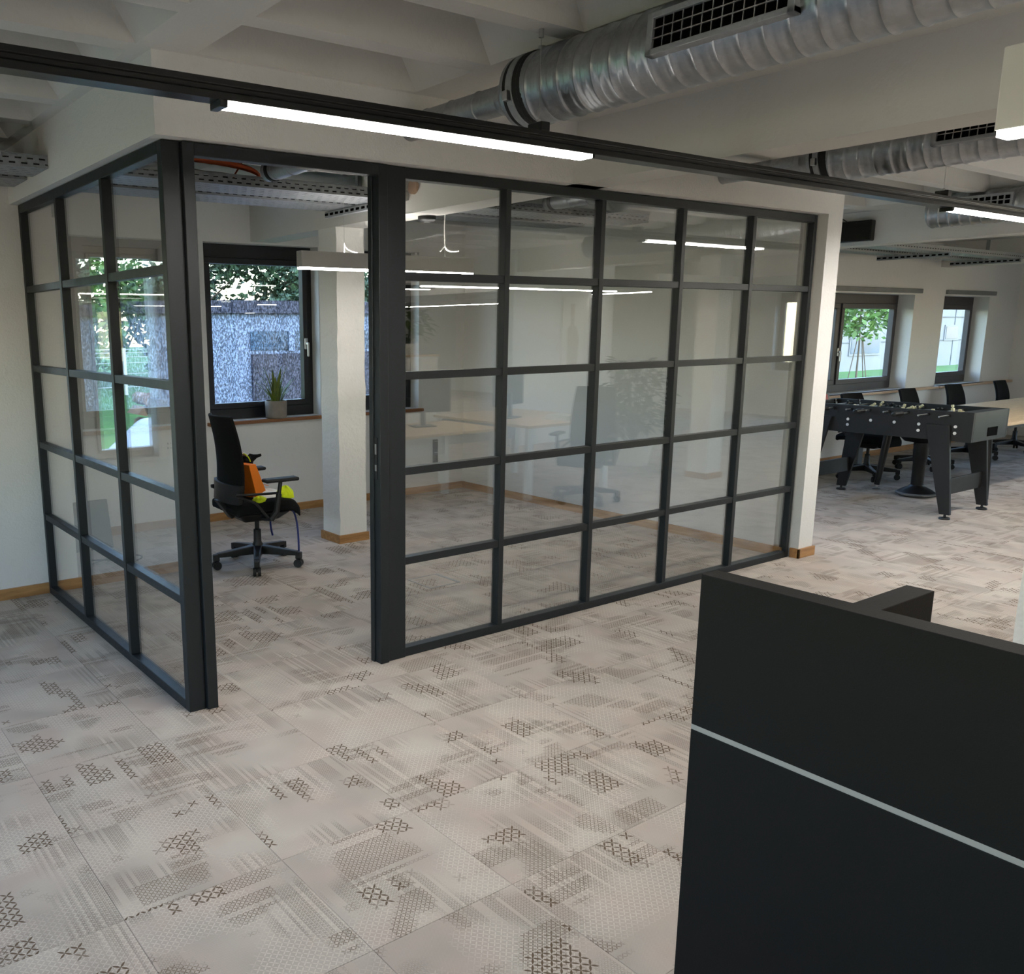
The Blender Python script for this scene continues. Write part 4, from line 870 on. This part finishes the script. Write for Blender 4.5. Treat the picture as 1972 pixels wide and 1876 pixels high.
# things on the outer left, mirrored in the side partition
mo = T('computer_monitor', 'dark computer monitor standing on the floor inside the side partition', 'monitor', (.47, 3.12, 0), .0)
MB().hexa([(-.24, -.03, .02), (.24, -.03, .02), (.24, 0, .02), (-.24, 0, .02)], [(-.24, .06, .38), (.24, .06, .38), (.24, .09, .38), (-.24, .09, .38)]).build('display', m_lampblack, mo, bevel=.004)
cable('cable_heap', 'tangle of black cables on the floor beside the leaning monitor', [bez((.45, 2.85, .01), (.8, 2.6, .02), (.9, 2.95, .01), (.55, 2.75, .012)), bez((.4, 2.7, .012), (.7, 2.95, .03), (1.0, 2.7, .01), (.6, 2.6, .012))], .006, m_black, 'cables')
pcb = T('computer_tower', 'white computer tower on the outer window sill', 'computer', (-.735, 2.17, .82)); 
MB().box(-.03, .05, -.06, .10, 0, .38).build('tower_body', m_lampwhite, pcb, bevel=.004)
for z in (.05, .08): MB().box(-.02, -.01, -.062, -.059, z, z+.012).build('tower_port', m_black, pcb)
ae = T('defibrillator_sign', 'red and green defibrillator sign on the outer wall', 'sign', (-0.875, 2.235, 1.40)); o = (-0.875, 2.235, 1.40)
m_green = M('sign_green', (24, 110, 70), .5)
MB(o).box(-1.005, -0.825, 2.222, 2.24, 1.12, 1.52).build('sign_board', m_red, ae, bevel=.002)
MB(o).box(-0.985, -0.845, 2.217, 2.222, 1.28, 1.46).build('sign_panel', m_green, ae)
ht = [(0, -.06), (.052, .0), (.05, .035), (.028, .05), (0, .03), (-.028, .05), (-.05, .035), (-.052, 0)]
MB(o).prism([(-0.915+a, 2.217, 1.365+b) for a, b in ht], (0, -.003, 0)).build('heart_mark', m_paper, ae)
MB(o).prism([(-0.915+a, 2.214, 1.365+b) for a, b in ((.008, .035), (-.018, -.005), (-.002, -.003), (-.010, -.04), (.018, .006), (.002, .004))], (0, -.002, 0)).build('lightning_mark', m_green, ae)
MB(o).box(-0.860, -0.852, 2.215, 2.222, 1.385, 1.415).box(-0.871, -0.841, 2.215, 2.222, 1.396, 1.404).build('cross_mark', m_paper, ae)
# ================================================================== OUTDOORS
GZ = -.8
struct(B(-90, 110, 3.95, 120, GZ-.2, GZ), 'ground', m_lawn, 'green lawn outside the windows', 'lawn')
struct(B(1.5, 30, 6.2, 13.2, GZ, GZ+.012), 'ground_paving', m_asphalt, 'grey paved yard outside the glass room', 'paving')
def tree(label, loc, h, cr, n, mat, seed, trunk=.18, leaf=.22, low=.3, sq=1.0):
    t = T('tree', label, 'tree', loc, 0, 'trees outside'); rd = random.Random(seed)
    tr = MB().tube([(0, 0, 0), (.05, .03, h*.3), (-.04, .05, h*.55), (0, 0, h*.8)], [trunk, trunk*.8, trunk*.5, trunk*.2], 8)
    for k in range(7):
        a = rd.uniform(0, 6.28); z = h*rd.uniform(low, .7); tr.tube([(0, 0, z), (cr*.35*math.cos(a), cr*.35*math.sin(a), z+h*.1), (cr*.7*math.cos(a), cr*.7*math.sin(a), z+h*.2)], [trunk*.35, trunk*.22, trunk*.08], 6)
    tr.build('trunk', m_bark, t, smooth=True)
    mb = MB(); cl_ = [(rd.uniform(-.6, .6)*cr, rd.uniform(-.6, .6)*cr, h*(low+(1-low)*rd.uniform(.1, .92)), rd.uniform(.3, .55)*cr) for _ in range(16)]
    for k in range(n):
        c = cl_[k % 16]; d = Vector((rd.gauss(0, 1), rd.gauss(0, 1), rd.gauss(0, .9)*sq)).normalized()*c[3]*rd.uniform(.55, 1.05); p = Vector(c[:3])+d
        a = Vector((rd.gauss(0, 1), rd.gauss(0, 1), rd.gauss(0, .6))).normalized(); b = a.cross(Vector((rd.gauss(0, 1), rd.gauss(0, 1), rd.gauss(0, 1)))).normalized(); L = leaf*rd.uniform(.6, 1.3)
        mb.add([p-a*L, p+b*L*.5, p+a*L, p-b*L*.5], [(0, 1, 2, 3)])
    tag(mb.build('foliage', mat, t), None, None, None, 'stuff'); return t
tr_spots = [(5.0, 21, 6.4, 3.0, 'dense tree behind the pale house, leftmost in the doorway window'), (10.9, 25.5, 6.6, 3.0, 'tree behind the pale house in the middle of the doorway window'), (13.9, 22.5, 4.5, 2.5, 'lower rounded tree behind the pale house beside the lamp'),
            (18.5, 26, 3.9, 2.8, 'tree behind the right end of the pale house'), (-1.6, 22, 7.0, 3.8, 'broad tree left of the pale house'), (-7.0, 36, 9.5, 4.6, 'bright tree beyond the wire fence'), (-12.5, 37, 9.0, 4.8, 'second bright tree beyond the wire fence'), (-18.5, 38, 9.5, 5.2, 'third bright tree beyond the wire fence')]
for k, (x, y, h, cr, lab) in enumerate(tr_spots):
    tree(lab, (x, y, GZ), h, cr, 8000, m_leafdark if k < 5 else m_leafmid, 20+k, .2, .15 if k < 5 else .22, .08)
# house behind the glass room
hs_ = T('house', 'pale house with dark flat roof edge outside the screened windows', 'house', (9.5, 14.5, GZ)); o = (9.5, 14.5, GZ)
P0, P1, P2 = (6.62, 13.0), (5.0, 14.3), (19.0, 13.6)
MB(o).prism([(P0[0], P0[1], GZ), (P2[0], P2[1], GZ), (19.0, 18, GZ), (5.0, 18, GZ), (P1[0], P1[1], GZ)], (0, 0, 2.15-GZ)).build('wall', m_house, hs_)
MB(o).prism([(P0[0]-.02, P0[1]-.12, 1.94), (P2[0]+.1, P2[1]-.12, 1.94), (19.1, 18.1, 1.94), (4.9, 18.1, 1.94), (P1[0]-.12, P1[1]-.08, 1.94)], (0, 0, .25)).build('roof_edge', m_fascia, hs_)
def on_front(x): return 13.0+(x-6.62)*(.6/12.38)
for a, b in ((6.95, 10.4), (11.0, 14.0)):
    q = MB(o); ya, yb = on_front(a)-.03, on_front(b)-.03
    w_ = q.hexa([(a, ya, 1.21), (b, yb, 1.21), (b, yb+.05, 1.21), (a, ya+.05, 1.21)], [(a, ya, 1.585), (b, yb, 1.585), (b, yb+.05, 1.585), (a, ya+.05, 1.585)]).build('window', m_extglass, hs_)
    MB(o).hexa([(a, ya-.04, GZ), (b, yb-.04, GZ), (b, yb+.05, GZ), (a, ya+.05, GZ)], [(a, ya-.04, 1.13), (b, yb-.04, 1.13), (b, yb+.05, 1.13), (a, ya+.05, 1.13)]).build('garage_door', m_panel, hs_)
    for x in (a+.95, a+1.9, a+2.7):
        if x < b: MB(o).box(x-.07, x+.07, on_front(x)-.06, on_front(x)+.02, 1.18, 1.585).build('window_post', m_house, hs_)
# white facade seen through the meeting windows
fb_ = T('white_building', 'white panelled building across the lawn beyond the meeting windows', 'building', (48, 22.5, GZ)); o = (48, 22.5, GZ)
MB(o).box(24, 75, 21.5, 27, GZ, 5.2).build('wall', m_housewhite, fb_)
for z in (.68, 2.0, 3.6): MB(o).box(24, 75, 21.47, 21.5, z-.02, z+.02).build('panel_joint', m_joint, fb_)
for x in (36.5, 43.3, 51.0, 57.5, 64): MB(o).box(x-.03, x+.03, 21.47, 21.5, GZ, 5.2).build('panel_joint', m_joint, fb_)
for x0, x1, z0, z1 in ((46.0, 48.9, .1, 1.15), (56.4, 57.9, .75, 1.45), (38.0, 40.5, .1, 1.15), (66, 68.5, .1, 1.15)):
    f_ = MB(o).box(x0-.12, x1+.12, 21.44, 21.5, z0-.1, z1+.1).build('window', m_housewhite, fb_); MB(o).box(x0, x1, 21.42, 21.445, z0, z1).build('window_pane', m_extglass, f_)
sp_ = tree('staked young tree on the lawn beyond the meeting window', (38.6, 17.2, GZ), 5.3, 2.3, 2600, m_leafmid, 77, .045, .15, .40)
for dx, dy in ((-.7, 0), (.8, .1), (-.1, -.5)):
    MB().cyl((dx, dy, 0), (dx*.25, dy*.25, 1.9), .022, 6).build('stake', m_bark, sp_)
# yard mirrored in the side partition: fence, firewood, car
fc = T('wire_fence', 'white posted wire fence across the lawn', 'fence', (-12, 30, GZ)); o = (-12, 30, GZ)
for k in range(17): MB(o).box(-30+k*2.2-.05, -30+k*2.2+.05, 29.95, 30.05, GZ, .95).build('post', m_whiteleg, fc)
for z in (-.5, 0, .4, .62, .78, .9): MB(o).box(-30, 5.2, 29.99, 30.01, z-.012, z+.012).build('wire', m_zincdull, fc)
wp = T('firewood_stack', 'stack of split firewood with wooden stakes in the yard', 'firewood', (-4.2, 8.4, GZ)); lr = random.Random(4)
lg0 = None; cnt = 0
for r_ in range(9):
    for c_ in range(15):
        rad = lr.uniform(.075, .095); a = lr.uniform(0, 6); sh = lr.choice((5, 6, 7, 3))
        if cnt < 12:
            m_ = MB().prism([(rad*math.cos(a+2*PI*i/sh), 0, rad*math.sin(a+2*PI*i/sh)) for i in range(sh)], (0, .42, 0)).build('log', m_log, wp); protos = (protos if cnt else [])+[m_]
            lo = m_
        else:
            lo = protos[cnt % 12].copy(); C.objects.link(lo); lo.parent = wp
        lo.location = (-1.45+c_*.19+(.09 if r_ % 2 else 0), lr.uniform(-.04, .04), .10+r_*.175); cnt += 1
for x in (-1.2, -.5, .3, 1.1): MB().box(x-.03, x+.03, -.10, -.04, 0, 1.85).build('stake', m_table, wp)
cr = T('parked_car', 'white and red parked car close to the outer window', 'car', (-2.6, 5.9, GZ), .1)
prf = [(-2.0, .30), (2.0, .30), (2.05, .70), (1.7, .86), (1.0, .95), (.45, 1.42), (-1.0, 1.48), (-1.75, 1.0), (-2.05, .92)]
MB().prism([(x, -.8, z) for x, z in prf], (0, 1.6, 0)).build('car_body', m_carwhite, cr, bevel=.05)
for sg in (-1, 1):
    MB().prism([(x, sg*.79, z) for x, z in ((-1.35, 1.02), (.70, 1.0), (.36, 1.34), (-.95, 1.38))], (0, sg*.02, 0)).build('side_window', m_lampblack, cr)
    for x in (-1.25, 1.3): MB().cyl((x, sg*.62, .32), (x, sg*.82, .32), .32, 24).build('wheel', m_rubber, cr)
MB().hexa([(-2.08, -.6, .62), (-2.04, -.6, .62), (-2.04, .6, .62), (-2.08, .6, .62)], [(-2.08, -.6, .86), (-2.04, -.6, .86), (-2.04, .6, .86), (-2.08, .6, .86)]).build('tail_lights', m_red, cr)
